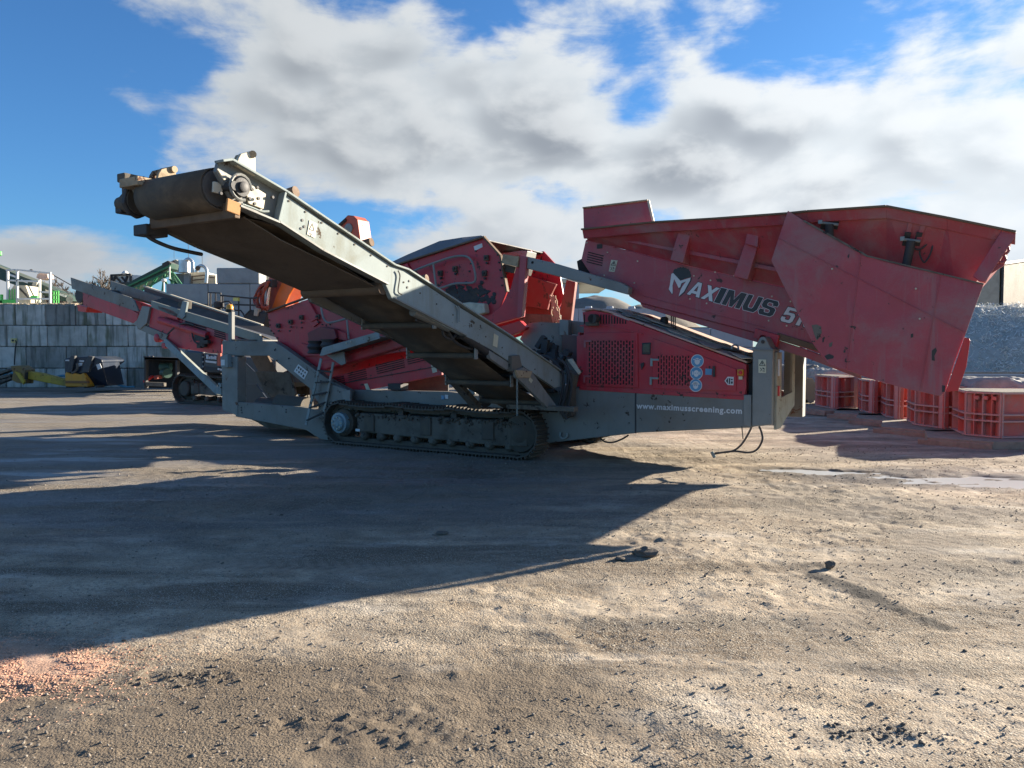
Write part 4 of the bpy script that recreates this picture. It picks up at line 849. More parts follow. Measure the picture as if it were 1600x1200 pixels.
# ---- flared hopper
rim=[((911,359),.40),((1020,348),.28),((1120,342),.15),((1232,334),.0),((1262,331),-.03),((1385,323),-.08),((1480,341),-.08),((1587,363),-.08)]
bas=[((918,376),.60),((985,392),.60),((1075,415),.60),((1232,450),.60),((1262,458),.60),((1385,496),.56),((1450,510),.40),((1495,478),.20)]
RP=[mp(*p_,t) for p_,t in rim]; BP=[mp(*p_,t) for p_,t in bas]
mm(MB().strip(RP,BP,BX*.02),'hopper_side',REDF,bevel=.004)
mir=lambda p_:(lambda q:M(q[0],2.5-q[1],q[2]))(loc_(p_))
mm(MB().strip([mir(q) for q in RP],[mir(q) for q in BP],BX*.02),'hopper_side',REDF,bevel=.004)
ba=MB()
for i in range(len(RP)-1):
    a_,b_=RP[i],RP[i+1]; ba.prism([a_+UP*.0-BX*.03,b_-BX*.03,b_-UP*.115-BX*.03+BX*.05,a_-UP*.115-BX*.03+BX*.05],BX*.035)
mm(ba,'hopper_rim',REDF,bevel=.004)
cap=MB()
for i in range(len(RP)-1): cap.bar(RP[i]-BX*.01,RP[i+1]-BX*.01,.10,.022)
mm(cap,'rim_cap',BROWN,bevel=.003)
# ends: rear gate and front closing sheet
mm(MB().strip([RP[-1],mir(RP[-1])],[BP[-1],mir(BP[-1])],-AX*.03),'hopper_gate',REDF)
mm(MB().prism([mp(x,y,-.10) for x,y in [(1568,356),(1588,363),(1585,372),(1540,440),(1530,440),(1520,432)]],BX*.05),'gate_post',REDF,bevel=.006)
for (x,y) in ((1570,390),(1565,404)):
    n_=12; mm(MB().tube([mp(x+6.2*math.cos(2*math.pi*i/n_),y+6.2*math.sin(2*math.pi*i/n_),-.07) for i in range(n_+1)],.013,7),'ring_eye',REDF,smooth=True,bevel=0)
mm(mslab([(1569,396),(1562,410),(1535,424),(1530,440),(1540,442),(1548,428),(1570,414)],-.05,.05),'gate_hinge',REDF)
for (p_,t) in [([(1061,358),(1081,359),(1067,411),(1047,406)],.33),([(1164,380),(1184,385),(1168,437),(1146,432)],.30)]:
    mm(mslab(p_,t,.24),'hopper_rib',REDF,bevel=.008)
mm(mslab([(1170,347),(1187,346),(1184,386),(1164,381)],.22,.1),'hopper_rib',REDF,bevel=.006)
# shelf running under the flare
mm(MB().bar(mp(962,372,.52),mp(1232,425,.42),.03,.05),'flare_stiffener',REDF)
pa=[mp(x,y,.44) for x,y in [(911,325),(1012,313),(1021,350),(1000,352),(912,359)]]
mm(MB().prism(pa,BX*.03),'hopper_extension',REDF,bevel=.006)
mm(MB().bar(mp(911,325,.43),mp(1012,313,.43),.04,.02),'extension_cap',TAN,bevel=.003); mm(MB().bar(mp(1013,313,.43),mp(1022,351,.43),.03,.03),'extension_edge',CREAM,bevel=.003)
mm(MB().prism([M(loc_(q)[0],2.3,loc_(q)[2]) for q in pa],BX*.03),'hopper_extension',REDF,bevel=.006)
mm(mslab([(1083,344),(1088,341),(1100,341),(1106,343)],.17,.05),'rim_latch',REDF)
mm(MB().tube(smoothpath([mp(x,y,.52) for x,y in [(961,377),(960,368),(963,362),(967,366),(966,374)]],4),.012,7),'lifting_eye',REDF,smooth=True,bevel=0)
g0=[mp(x,y,-.1) for x,y in [(1536,449),(1520,486),(1503,530),(1478,598)]]
gg=[loc_(q) for q in g0]
mm(MB().strip([M(s-.16,-.06,z) for s,t,z in gg],[M(s-.16,2.9,z) for s,t,z in gg],-AX*.03),'rear_door',REDF,label='red rear door closing the loading end of the hopper')
wd=MB()
for a_,b_ in (((1216,372),(1508,520)),((1345,398),(1322,576)),((1470,428),(1438,610))): wd.bar(mp(*a_,-.163),mp(*b_,-.163),.010,.008)
mm(wd,'weld_seam',REDF,bevel=.002)
# side plate folded out in front of the hopper
pk=[(1231,329),(1256,345),(1282,361),(1318,381),(1355,400),(1384,409),(1412,416),(1482,430),(1510,437),(1537,444),(1522,484),(1507,526),(1492,566),(1477,612),(1469,619),(1414,607),(1364,593),(1330,581),(1297,571),(1287,561),(1270,537),(1248,493),(1226,450),(1205,407),(1218,368)]
PK=mslab(pk,-.16,.025); o=mm(PK,'hopper_wing_plate',REDF,bevel=.004)
mm(MB().bar(mp(1256,345,-.175),mp(1355,400,-.175),.012,.02),'plate_edge',MUDL,bevel=0); mm(MB().bar(mp(1355,400,-.175),mp(1537,444,-.175),.012,.015),'plate_edge',MUDL,bevel=0)
fl=mm(mslab([(1507,527),(1514.5,529),(1516,532),(1510,573),(1497,611),(1478,612)],-.20,.025),'lit_plate_strip',REDB,bevel=.004)  # added strip, bright red in place of sunlight on the hopper plate
def blot(pts,mat=DARK): 
    mm(mslab(pts,-.163,.002),'scuff_mark',mat,bevel=0)
blot([(1268,508),(1276,507),(1283,510),(1284,520),(1280,528),(1276,532),(1272,522)],MUDL); blot([(1456,548),(1462,543),(1464,548),(1460,556),(1461,564),(1456,563)]); blot([(1288,556),(1296,553),(1303,556),(1302,560),(1292,562)])
blot([(1423,522),(1427,521),(1427,527),(1423,528)]); blot([(1295,537),(1301,534),(1300,541),(1296,543)],MUDL); blot([(1318,548),(1321,547),(1321,551),(1318,551)]); blot([(1285,528),(1288,527),(1287,535),(1285,535)])
blot([(1472,602),(1477,603),(1476,612),(1472,613)]); blot([(1324,400),(1327,396),(1327,401),(1325,404)])
b_=MB()
for x,y in [(1300,420),(1431,451),(1486,592),(1437,498)]: c=mp(x,y,-.185); b_.cyl(c,c+BX*.02,.010,8)
mm(b_,'bolt',CREAM,bevel=0,kind='stuff')
for (bx,by,tx,ty) in ((1297,350,1296,378),(1425,376,1416,415)):
    for dx in (-9,9): mm(MB().bar(mp(bx+dx+3,by-13,-.02),mp(bx+dx-2,by+8,.06),.02,.06,AX),'cylinder_bracket',DARK,bevel=.004)
    mm(MB().cyl(mp(bx-13,by-2,-.02),mp(bx+13,by+1,-.02),.016,10),'pivot_pin',GREYM,smooth=True,bevel=0)
    mm(MB().cyl(mp(bx-1,by,-.02),mp(tx,ty,.02),.045,14),'lift_cylinder',DARK,smooth=True,bevel=0)
    mm(MB().box(mp(bx-15,by-3,-.02),AX*.022,BX*.02,UP*.022),'pin_block',GREYL)
mm(MB().bar(mp(1426,337,-.06),mp(1417,372,.02),.02,.05,AX),'cylinder_bracket',REDF)
mm(MB().bar(mp(1447,339,-.06),mp(1435,376,.02),.02,.05,AX),'cylinder_bracket',REDF)
for pts in ([(1428,388),(1437,390),(1450,380),(1456,372)],[(1456,373),(1457,385),(1452,400),(1444,410),(1438,400),(1437,392)]): mm(MB().tube(smoothpath([mp(x,y,.05) for x,y in pts],5),.009,6),'hydraulic_hose',RUBBER,smooth=True,bevel=0)

FW=[M(loc_(mp(x,y,-.16))[0]-.12,2.95,loc_(mp(x,y,-.16))[2]) for x,y in pk]
mm(MB().prism(FW,BX*.025),'hopper_wing_plate',REDF,bevel=.004,label='red wing plate on the far side of the hopper')
# ---- side conveyor that reaches towards the viewer
SC=.82; SL=-.27
ch=[(442,301),(500,342),(612,415),(632,422),(715,478),(792,525),(848,560),(880,585),(884,602),(867,606),(815,571),(807,560),(797,566),(767,546),(725,524),(700,513),(650,486),(612,466),(602,444),(500,391),(432,347)]
mm(cslab(ch,SC,.05),'conveyor_side_frame',GREYL,bevel=.006)
lc=[ms(x,y,SC) for x,y in ch]; lcl=[M(SL,loc_(q)[1],loc_(q)[2]) for q in lc]; mm(MB().prism(lcl,AX*.05),'conveyor_side_frame',GREY,bevel=.006)
hdp=[(342,252),(356,250),(443,301),(433,347),(400,340),(368,322),(338,268)]
mm(cslab(hdp,SC-.05,.04),'head_side_plate',GREY,bevel=.006)
mm(MB().prism([M(SL+.02,loc_(q)[1],loc_(q)[2]) for q in [ms(x,y,SC-.05) for x,y in hdp]],-AX*.04),'head_side_plate',GREY,bevel=.006)
fl=MB()
for a_,b_ in [((342,252),(357,250)),((357,250),(443,300)),((443,300),(612,414)),((612,414),(633,421)),((633,421),(793,524)),((793,524),(880,584))]: fl.bar(ms(*a_,SC-.02),ms(*b_,SC-.02),.10,.018)
mm(fl,'frame_flange',GREYL,bevel=.003)
fl=MB()
for a_,b_ in [((432,347),(500,391)),((500,391),(602,444)),((612,466),(725,524)),((370,322),(432,348))]: fl.bar(ms(*a_,SC-.02),ms(*b_,SC-.02),.09,.018)
mm(fl,'frame_flange',GREYM,bevel=.003)
mm(MB().bar(ms(443,301,SC-.005),ms(432,347,SC-.005),.02,.06,AX),'joint_strip',GREYL,bevel=.003)
# drum and head gear
dc=loc_(ms(349,293,SC-.1)); DR=.150
def K(s,t,z): return M(s,t,z)
ax0,ax1=SL+.12,SC-.16
mm(MB().lathe(K(ax0,dc[1],dc[2]),AX,[(0,DR*.9),(.03,DR),(ax1-ax0-.03,DR),(ax1-ax0,DR*.9)],36),'head_drum',DRUM,smooth=True,bevel=0)
mm(MB().cyl(K(SL-.1,dc[1],dc[2]),K(SC+.03,dc[1],dc[2]),.035,14),'drum_shaft',DARK,smooth=True,bevel=0)
# belt: wraps the drum, top run and hanging return run
th=loc_(ms(612,430,SC)); sl0=-.352
pts=[]
nT=26; tA,tB=dc[1],.35
top=[(dc[1]+.02+(tB-tA)*k/nT,) for k in range(nT+1)]
zl=lambda t:(dc[2]+DR+.01)+(t-dc[1])*sl0*1.0
prof=[]
for k in range(nT+1): t=tB+(tA-tB)*k/nT; prof.append((t,zl(t)))
for k in range(1,12): a=math.pi/2+.33-(-1)*math.pi*k/12; prof.append((dc[1]+math.cos(a)*(DR+.008),dc[2]+math.sin(a)*(DR+.008)))
ret0=prof[-1]
for k in range(1,nT+1):
    t=tA+(tB-tA)*k/nT; f=k/nT; prof.append((t,dc[2]-DR-.01+(t-dc[1])*sl0+.16*smooth(np.float64(f),0,.12)-.13*smooth(np.float64(f),.45,.8)))
A_=[K(ax0+.0,t,z) for t,z in prof]; B_=[K(ax1,t,z) for t,z in prof]
bv=MB(); n_=len(prof); bv.add(A_+B_,[(i,i+1,n_+i+1,n_+i) for i in range(n_-1)]); o=mm(bv,'conveyor_belt',BELT,bevel=0,smooth=True); sm=o.modifiers.new('thickness','SOLIDIFY'); sm.thickness=.012
# lower edge beam of the far frame
le=[ms(x,y,SL) for x,y in [(237,352),(310,387),(465,449),(500,470),(595,520),(648,549),(708,588),(745,603)]]
eb_=MB()
for i in range(len(le)-1): eb_.bar(le[i]+UP*.05,le[i+1]+UP*.05,.04,.11)
mm(eb_,'lower_edge_beam',MUDL)
# brown tray under the head third, cross bars, gaps
def zu(px,py): q=loc_(ms(px,py,.75)); return q[1],q[2]
ty=[zu(382,340),zu(440,376),zu(500,405),zu(590,450)]
mm(MB().strip([K(.74,t,z) for t,z in ty],[K(SL+.05,t,z) for t,z in ty],UP*.012),'belly_tray',surf('brown_belly_tray',(.12,.085,.055),.75,amt=.7,dirt=(.05,.04,.03),scale=1.3,top=0),bevel=.002)
tb=zu(592,452); mm(MB().cyl(K(SC-.04,tb[0]+.02,tb[1]+.01),K(SL+.03,tb[0]+.02,tb[1]+.01),.06,16),'cross_tube',BROWN,smooth=True,bevel=0)
t0_=zu(368,334); mm(MB().box(K((SC+SL)/2,t0_[0]-.02,t0_[1]+.02),AX*.52,BX*.025,UP*.06),'head_cross_bar',BROWN)
for k in range(5):
    t,z=zu(640+k*42,480+k*30); t_=t; mm(MB().cyl(K(SC-.06,t_,z+.10),K(SL+.05,t_,z+.10),.028,10),'return_roller',DARK,smooth=True,bevel=0)
for k in range(9):
    f=(k+.5)/9; t=dc[1]+(tB-dc[1])*f; mm(MB().cyl(K(SC-.08,t,zl(t)-.07),K(SL+.06,t,zl(t)-.07),.03,10),'carrying_roller',DARK,smooth=True,bevel=0)
for f in (.46,.60,.74,.88):
    t=tA+(tB-tA)*f; zz_=dc[2]-DR-.01+(t-dc[1])*sl0+.16-.13*float(smooth(np.float64(f),.45,.8))-.05
    mm(MB().cyl(K(SC-.08,t,zz_),K(SL+.05,t,zz_),.032,12),'return_roller',MUD,smooth=True,bevel=0)
    mm(MB().box(K(SC-.06,t,zz_+.03),AX*.01,BX*.03,UP*.07),'roller_hanger',GREYM); mm(MB().box(K(SL+.06,t,zz_+.03),AX*.01,BX*.03,UP*.07),'roller_hanger',GREYM)
bo=MB()
for k in range(17):
    f=k/16; c=ms(452+f*410,314+f*272+ (8 if f>.4 else 0),SC+.006); bo.cyl(c,c-AX*.02,.009,7)
mm(bo,'frame_rivets',MUD,bevel=0,kind='stuff')
# return roller ends seen as stubs on the upper edge
for (x,y,r) in ((449,303,.045),(568,381,.04),(655,437,.04)):
    q=loc_(ms(x,y,SC-.1)); o=mm(MB().cyl(K(SC-.16,q[1]-.02,q[2]-.02),K(SC+.0,q[1],q[2]+.01),r,14),'belt_scraper_tube',BROWN,smooth=True,bevel=0)
def rbox(x,y,hs,ht,hz,name,mat,s=SC,ds=0,bev=.006): q=loc_(ms(x,y,s)); return mm(MB().box(K(s+ds,q[1],q[2]),AX*hs,BX*ht,UP*hz),name,mat,bevel=bev)
# bearing
q=loc_(ms(375,293,SC)); 
mm(cslab([(385,300),(392,288),(416,303),(412,327),(388,318)],SC-.03,.015),'bearing_adjuster',CREAM)
mm(MB().lathe(K(SC+.05,q[1],q[2]),-AX,[(0,.035),(.003,.04),(.02,.04),(.022,.07),(.08,.075)],18),'drum_bearing',DARK,smooth=True,bevel=0)
mm(MB().tube([K(SC+.01,q[1]+.095*math.cos(a),q[2]+.095*math.sin(a)) for a in [2*math.pi*i/16 for i in range(14)]],.012,6),'bearing_guard_ring',GREYM,smooth=True,bevel=0)
mm(cslab([(334,283),(340,284),(352,293),(345,303),(333,300)],SC-.08,.02),'scraper_bracket',CREAM)
mm(cslab([(356,309),(377,318),(375,337),(354,329)],SC+.02,.02),'rusty_tab',surf('orange_rust',(.40,.20,.07),.8,amt=.5),bevel=.006)
mm(cslab([(340,265),(345,266),(358,278),(350,282)],SC-.04,.02),'scraper_arm',CREAM)
bo=MB()
for x,y in [(346,302),(363,325),(391,310),(399,318),(405,310),(403,293),(427,308),(395,296),(473,344),(471,357),(476,354),(640,439),(637,449)]: c=ms(x,y,SC+.006); bo.cyl(c,c-AX*.02,.012,8)
mm(bo,'bolt',DARK,bevel=0,kind='stuff')
mm(MB().tube(smoothpath([ms(x,y,SC-.02) for x,y in [(378,319),(395,325),(408,330),(420,330)]],3),.009,6),'grease_line',GREYL,smooth=True,bevel=0)
# hinge lugs on top of both plates
lug=[(370,259),(373,247),(377,240),(392,236),(399,240),(400,275),(392,271)]
mm(cslab(lug,SC,.03),'folding_lug',CREAM,bevel=.004); mm(cslab([(x-5,y+2) for x,y in lug[:6]]+[(385,268)],SC-.10,.03),'folding_lug',TAN,bevel=.004)
mm(MB().cyl(ms(395,241,SC+.015),ms(395,241,SC-.14),.028,12),'lug_pin',TAN,smooth=True,bevel=0)
lgl=[loc_(ms(x,y,SC)) for x,y in lug]; off=.0
mm(MB().prism([K(SL+.0,t,z) for s,t,z in lgl],AX*.03),'folding_lug',TAN,bevel=.004); mm(MB().prism([K(SL+.10,t,z) for s,t,z in lgl],AX*.03),'folding_lug',TAN,bevel=.004)
q=loc_(ms(395,241,SC)); mm(MB().cyl(K(SL-.02,q[1],q[2]),K(SL+.15,q[1],q[2]),.028,12),'lug_pin',TAN,smooth=True,bevel=0)
q=loc_(ms(360,262,SC)); mm(MB().box(K(SL+.08,q[1],q[2]-.02),AX*.12,BX*.16,UP*.035),'lug_base',TAN)
# motor side (far end of the drum)
mm(MB().prism([K(SL-.05,dc[1]+a,dc[2]+b) for a,b in [(-.13,-.03),(-.10,.10),(-.02,.15),(.06,.13),(.14,.05),(.12,-.08),(.0,-.14),(-.08,-.11)]],-AX*.05),'motor_mount',DARK,bevel=.01)
mm(MB().box(K(SL-.13,dc[1]-.02,dc[2]+.05),AX*.05,BX*.05,UP*.07),'motor_valve',MUD,bevel=.012)
mm(MB().lathe(K(SL-.04,dc[1],dc[2]),-AX,[(0,.11),(.06,.11),(.07,.085),(.16,.085),(.17,.06),(.26,.06)],16),'drive_motor',MUD,smooth=True,bevel=0)
mm(MB().box(K(SL-.28,dc[1]+.03,dc[2]-.02),AX*.045,BX*.07,UP*.06),'motor_end_block',DARK,bevel=.012)
mm(MB().box(K(SL-.05,dc[1]+.1,dc[2]-.23),AX*.09,BX*.1,UP*.045),'motor_bracket',DARK,bevel=.01)
mm(MB().box(K(SL-.03,dc[1]-.05,dc[2]+.16),AX*.05,BX*.12,UP*.035),'motor_bracket',MUD,bevel=.01)
q0=K(SL-.04,dc[1]+.02,dc[2]-.24); mm(MB().tube(smoothpath([q0,q0+UP*-.06+BX*.06+AX*.03,q0+UP*-.115+BX*.20+AX*.08,q0+UP*-.135+BX*.36+AX*.1,q0+UP*-.14+BX*.5+AX*.08],5),.017,8),'motor_hose',RUBBER,smooth=True,bevel=0)
# label on channel
L=mm(cslab([(484,344),(496,350),(492,372),(480,366)],SC+.006,.004),'warning_label',LABEL,bevel=0)
k_=MB(); f=lambda x,y: ms(x,y,SC+.009)
for a_,b_ in [((489,349),(484,358)),((484,358),(491,361)),((491,361),(489,349)),((484,364),(488,366)),((487,366),(486,369))]: k_.bar(f(*a_),f(*b_),.005,.002,AX)
k_.build('pictogram',INK,L)
mm(cslab([(772,521),(779,525),(777,543),(770,540)],SC+.006,.004),'warning_label',LABEL,bevel=0)
for pts in ([(622,423),(625,432),(622,455),(628,460)],[(712,478),(716,486),(715,505)],[(716,478),(718,484),(718,503)]): mm(MB().tube(smoothpath([ms(x,y,SC+.02) for x,y in pts],4),.007,6),'cable',DARK if pts[0][0]==622 else GREYL,smooth=True,bevel=0)
# lift cylinders, props, chain
cy=mm(MB().cyl(ms(645,487,SC-.06),ms(700,512,SC-.06),.045,14),'lift_cylinder',GREY,smooth=True,bevel=0); mm(MB().cyl(ms(722,523,SC-.05),ms(765,552,SC-.05),.05,14),'lift_cylinder',DARK,smooth=True,bevel=0)
for pts in ([(650,500),(672,505),(695,512),(712,535),(735,545),(760,548)],[(690,510),(694,525),(705,530),(712,524)],[(735,540),(750,552),(770,556),(800,556)],[(640,480),(660,498),(690,508)]): mm(MB().tube(smoothpath([ms(x,y,SC-.1) for x,y in pts],5),.014,7),'hydraulic_hose',RUBBER,smooth=True,bevel=0)
mm(cslab([(800,556),(812,555),(816,572),(813,585),(800,580)],SC+.05,.08),'prop_bracket',MUDL)
prop=[(806,580),(818,574),(832,582),(869,633),(868,642),(860,641),(808,590)]
mm(cslab(prop,SC+.08,.05),'prop_arm',GREYM,bevel=.006); mm(cslab([(806,578),(832,580),(829,590),(810,590)],SC+.10,.03),'rusty_cap',TAN,bevel=.004)
mm(cslab([(828,589),(833,594),(830,599),(826,594)],SC+.087,.004),'warning_label',LABEL,bevel=0)
mm(cslab([(764,547),(797,568),(800,572),(792,578),(766,560)],SC+.0,.05),'conveyor_skirt',GREYM,bevel=.004)
mm(MB().bar(ms(700,584,SL),ms(745,636,SL),.07,.14,AX),'prop_arm',MUDL,bevel=.008)
mm(mslab([(722,590),(736,592),(742,615),(737,618)],.3,.05),'prop_gusset',GREYM)
rr=mm(MB().cyl(mp(760,608,.35),mp(758,628,.1),.09,16),'tail_roller',DARK,smooth=True,bevel=0)
n_=14
for k in range(n_):
    c=ms(808,590+k*4.4,SC+.06); d=AX if k%2 else BX; mm(MB().tube([c+(UP*math.cos(a)*.018+d*math.sin(a)*.010) for a in [2*math.pi*i/8 for i in range(9)]],.004,5),'chain_link',GREYL,bevel=0)
mm(MB().box(ms(846,637,SC-.05),AX*.5,BX*.06,UP*.03),'hinge_beam',MUDL)

# ---- tail conveyor
TC=.9
mm(mslab([(110,433.5),(203,464.5),(209,469),(217,487),(205,485),(112,451)],TC,.04),'tail_head_side',GREY,bevel=.006)
mm(mslab([(129,457),(205,484),(216,490),(213,507),(130,477)],TC-.005,.06),'tail_arm',RED,bevel=.006)
hs=[loc_(mp(x,y,TC)) for x,y in [(110,433.5),(203,464.5),(217,487),(112,451)]]; mm(MB().prism([M(s,TC+.95,z) for s,t,z in hs],BX*.04),'tail_head_side',GREY,bevel=.006)
hs=[loc_(mp(x,y,TC)) for x,y in [(129,457),(216,490),(213,507),(130,477)]]; mm(MB().prism([M(s,TC+.92,z) for s,t,z in hs],BX*.06),'tail_arm',RED,bevel=.006)
q=loc_(mp(121,461,TC)); mm(MB().cyl(M(q[0],TC+.04,q[2]),M(q[0],TC+.95,q[2]),.17,20),'tail_head_drum',DARK,smooth=True,bevel=0)
mm(mslab([(120,476),(136,480),(134,488),(122,486)],TC+.3,.4),'tail_scraper',REDB)
mm(mslab([(222,478),(234,480),(229,505),(219,514),(207,506),(214,500)],TC-.05,.06),'fold_hinge',GREYM); mm(mslab([(212,503),(262,523),(258,533),(215,514)],TC-.03,.08),'lower_channel',GREY)
mm(mslab([(237,478),(247,480),(278,490),(285,502),(325,512),(345,519),(346,552),(330,552),(262,541),(246,527),(232,514)],TC,.06),'tail_lower_side',RED,bevel=.01)
mm(MB().cyl(mp(250,500,TC-.08),mp(325,524,TC-.06),.075,16),'tail_cross_tube',RED,smooth=True,bevel=0)
mm(MB().lathe(mp(243,528,TC-.06),BX,[(0,.06),(.02,.09),(.1,.09)],16),'pivot_boss',RED,smooth=True,bevel=0)
mm(mslab([(286,499),(325,512),(345,519),(405,534),(405,545),(345,530),(285,508)],TC-.03,.03),'tail_skirt',REDF); 
lv=MB()
for x0,x1,y0 in ((289,302,499),(304,322,504),(335,352,515),(372,385,527)):
    for k in range(4): lv.bar(mp(x0,y0+k*3.2,TC-.035),mp(x1,y0+k*3.2+(x1-x0)*.30,TC-.035),.012,.022)
mm(lv,'louvre_slots',BLACK,bevel=0,kind='stuff')
mm(mslab([(236,470),(300,490),(405,522),(408,533),(400,534),(290,501),(236,480)],TC-.06,.05),'tail_side_rail',surf('green_grey_rail',(.19,.215,.19),.55,amt=.5,streak=.4),bevel=.005)
n1=[(196,462),(240,474),(300,492),(408,524)]; f1=[(224,447),(262,460),(325,480),(408,508)]
A_=[mp(x,y,TC+.05) for x,y in n1]; 
zz=[loc_(q) for q in A_]
mm(MB().strip([M(s,TC+.06,z) for s,t,z in zz],[M(s,TC+.35,z-.10) for s,t,z in zz],UP*.012),'tail_belt_edge',BELTU,bevel=0)
mm(MB().strip([M(s,TC+.35,z-.10) for s,t,z in zz],[M(s,TC+.68,z-.10) for s,t,z in zz],UP*.012),'tail_belt',surf('blue_black_belt',(.06,.065,.08),.45,amt=.6,dirt=(.13,.125,.12),scale=3,streak=0,top=.4),bevel=0)
mm(MB().strip([M(s,TC+.68,z-.10) for s,t,z in zz],[M(s,TC+.95,z) for s,t,z in zz],UP*.012),'tail_belt_edge',BELTU,bevel=0)
zf=[loc_(mp(x,y,TC+1.0)) for x,y in [(225,447),(325,480),(410,508)]]
mm(MB().strip([M(s,TC+1.0,z) for s,t,z in zf],[M(s,TC+1.0,z-.28) for s,t,z in zf],BX*.04),'far_side_board',surf('brown_side_board',(.13,.09,.08),.7,amt=.5,streak=.3),bevel=.004)
cp_=MB()
for i in range(2): cp_.bar(M(zf[i][0],TC+1.0,zf[i][2]),M(zf[i+1][0],TC+1.0,zf[i+1][2]),.07,.03)
mm(cp_,'board_cap',CREAM,bevel=.003)
mm(mslab([(279,492),(285,470),(292,472),(288,495),(284,498)],TC-.09,.05),'side_bracket',GREYL); mm(mslab([(277,478),(280,470),(287,470),(286,482)],TC+.05,.2),'side_bracket_top',MUDL)
mm(mslab([(301,480),(312,480),(312,503),(302,505)],TC-.08,.04),'side_bracket',GREYM) if False else None
mm(mslab([(246,477),(262,482),(268,484),(278,490),(277,500),(262,496),(250,492)],TC-.06,.05),'red_motor_guard',REDB,bevel=.01)
mm(MB().bar(mp(259,533,TC-.02),mp(343,613,TC-.3),.10,.13,AX),'tail_prop',GREYL,bevel=.01)
mm(mslab([(341,598),(345,600),(346,617),(337,615)],TB-.03,.06),'prop_foot',GREYL)
mm(MB().lathe(mp(255,540,TC-.1),BX,[(0,.06),(.1,.06)],12),'prop_pivot',RED,smooth=True,bevel=0)
cl=MB(); R=random.Random(5)
for k in range(9): cl.box(mp(R.uniform(308,324),R.uniform(524,540),TC-.08),AX*R.uniform(.03,.08),BX*.04,UP*R.uniform(.03,.07))
mm(cl,'valve_cluster',DARK,bevel=.006)
for pts in ([(262,522),(275,510),(290,505),(303,508)],[(300,520),(303,532),(310,538)]): mm(MB().tube(smoothpath([mp(x,y,TC-.12) for x,y in pts],5),.018,7),'hydraulic_hose',RUBBER,smooth=True,bevel=0)
mm(mslab([(344,557),(355,553),(356,574),(345,574)],TB-.12,.1),'control_box',GREYL,bevel=.01); mm(mslab([(345,562),(351,562),(351,571),(345,571)],TB-.125,.004),'control_label',WHITE,bevel=0)
# beacon on a post
bp=mm(mslab([(356.5,487),(362,487),(362,533),(356.5,533)],TB+.03,.07),'beacon_post',GREYM); c=mp(359,486,TB+.06)
b0=mm(MB().lathe(c,UP,[(-.02,.06),(0,.075),(.03,.075)],16),'beacon_base',DARK,smooth=True,bevel=0); MB().lathe(c+UP*.03,UP,[(0,.065),(.05,.065),(.085,.045),(.10,.0)],16).build('beacon_lens',LENS,b0,smooth=True)
# ------------------------------------------------------------------ block walls
def block_mesh(name,w,d,h,seed,mat,knobs=False,bev=.03):
    R=random.Random(seed); mb=MB(); j=lambda:R.uniform(-.008,.008)
    vs=[Vector((x*w/2+j(),y*d/2+j(),z*h+j())) for z in(0,1) for y in(-1,1) for x in(-1,1)]
    mb.add(vs,[(0,2,3,1),(4,5,7,6),(0,1,5,4),(2,6,7,3),(0,4,6,2),(1,3,7,5)])
    if knobs:
        for kx in (-.25,.25): mb.lathe(Vector((kx*w,0,h-.01)),UP,[(0,.16),(.12,.13)],8)
    o=mb.build(name,mat,None); me=o.data; bpy.data.objects.remove(o)
    bm=bmesh.new(); bm.from_mesh(me); bmesh.ops.bevel(bm,geom=list(bm.edges),offset=bev,segments=1,affect='EDGES') if not knobs else None; bm.to_mesh(me); bm.free(); return me
def put_block(me,parent,p,name='concrete_block',label=None,rz=0,gy=0):
    o=bpy.data.objects.new(name,me); COL.objects.link(o); o.parent=parent; WL[o]=WL[parent]; o.location=p-WL[parent]; o.rotation_euler=(0,0,rz)
    if label: o['label']=label
    return o
YW=31.4
def wall(name,label,base,rows,Y,mat,depth=.8,knobtop=False,seed=0):
    th=thing(name,label,'block wall',base); R=random.Random(seed); cache={}
    for (yb,yt,x0,pitch,xs,xe,last) in rows:
        zb,zt=yp(400,yb,Y).z,yp(400,yt,Y).z; w=pitch*Y/F; h=zt-zb
        key=(round(w,2),round(h,2),last)
        if key not in cache: cache[key]=[block_mesh('concrete_block',w-.022,depth,h-.018,seed*10+k,mat,knobs=last and knobtop) for k in range(3)]
        x=x0
        while x<xe-pitch*.4:
            if x+pitch>xs:
                c=yp(x+pitch/2,yb,Y); put_block(cache[key][R.randrange(3)],th,Vector((c.x,Y+depth/2+R.uniform(-.008,.008),zb+.004)))
            x+=pitch
        a_,b_=yp(xs,yb,Y).x+.3,yp(xe,yb,Y).x-.4
        MB().box(Vector(((a_+b_)/2,Y+depth*.5,(zb+zt)/2)),Vector(((b_-a_)/2,0,0)),Vector((0,.06,0)),UP*((zt-zb)/2-.05 if last else (zt-zb)/2+.03)).build('joint_light_block',DARK,th)  # added slab inside the wall, keeps sky light out of the joints
    return th
wl=wall('concrete_block_wall','long weathered wall of stacked mossy concrete blocks on the left behind the yard',(-14,YW,0),
 [(606,575.5,-116,63,-110,430,False),(575.5,541.5,-148,63,-140,430,False),(541.5,508.5,-115,63,-110,430,False),(508.5,476,-117,47,-110,213,False)],YW,MOSS,seed=1)
wall('concrete_block_wall','tall stack of smooth grey concrete blocks with one offset block on top, behind the mossy wall',(-9.5,YW+.5,0),
 [(508.5,476,199,66,195,430,False),(476,443,259.5,65.5,270,430,False),(443,418,338,67,330,405,False)],YW+1.0,CONCG,depth=1.0,seed=2)
tag(MB().prism([yp(x,y,YW+2.6) for x,y in [(407,425),(424,428),(424,444),(407,444)]],Vector((0,.5,0))).build('cream_panel',CREAM,loc=yp(415,444,YW+2.6)),'small sunlit cream panel beside the offset grey block','panel')
def pos_w(R,N): return None
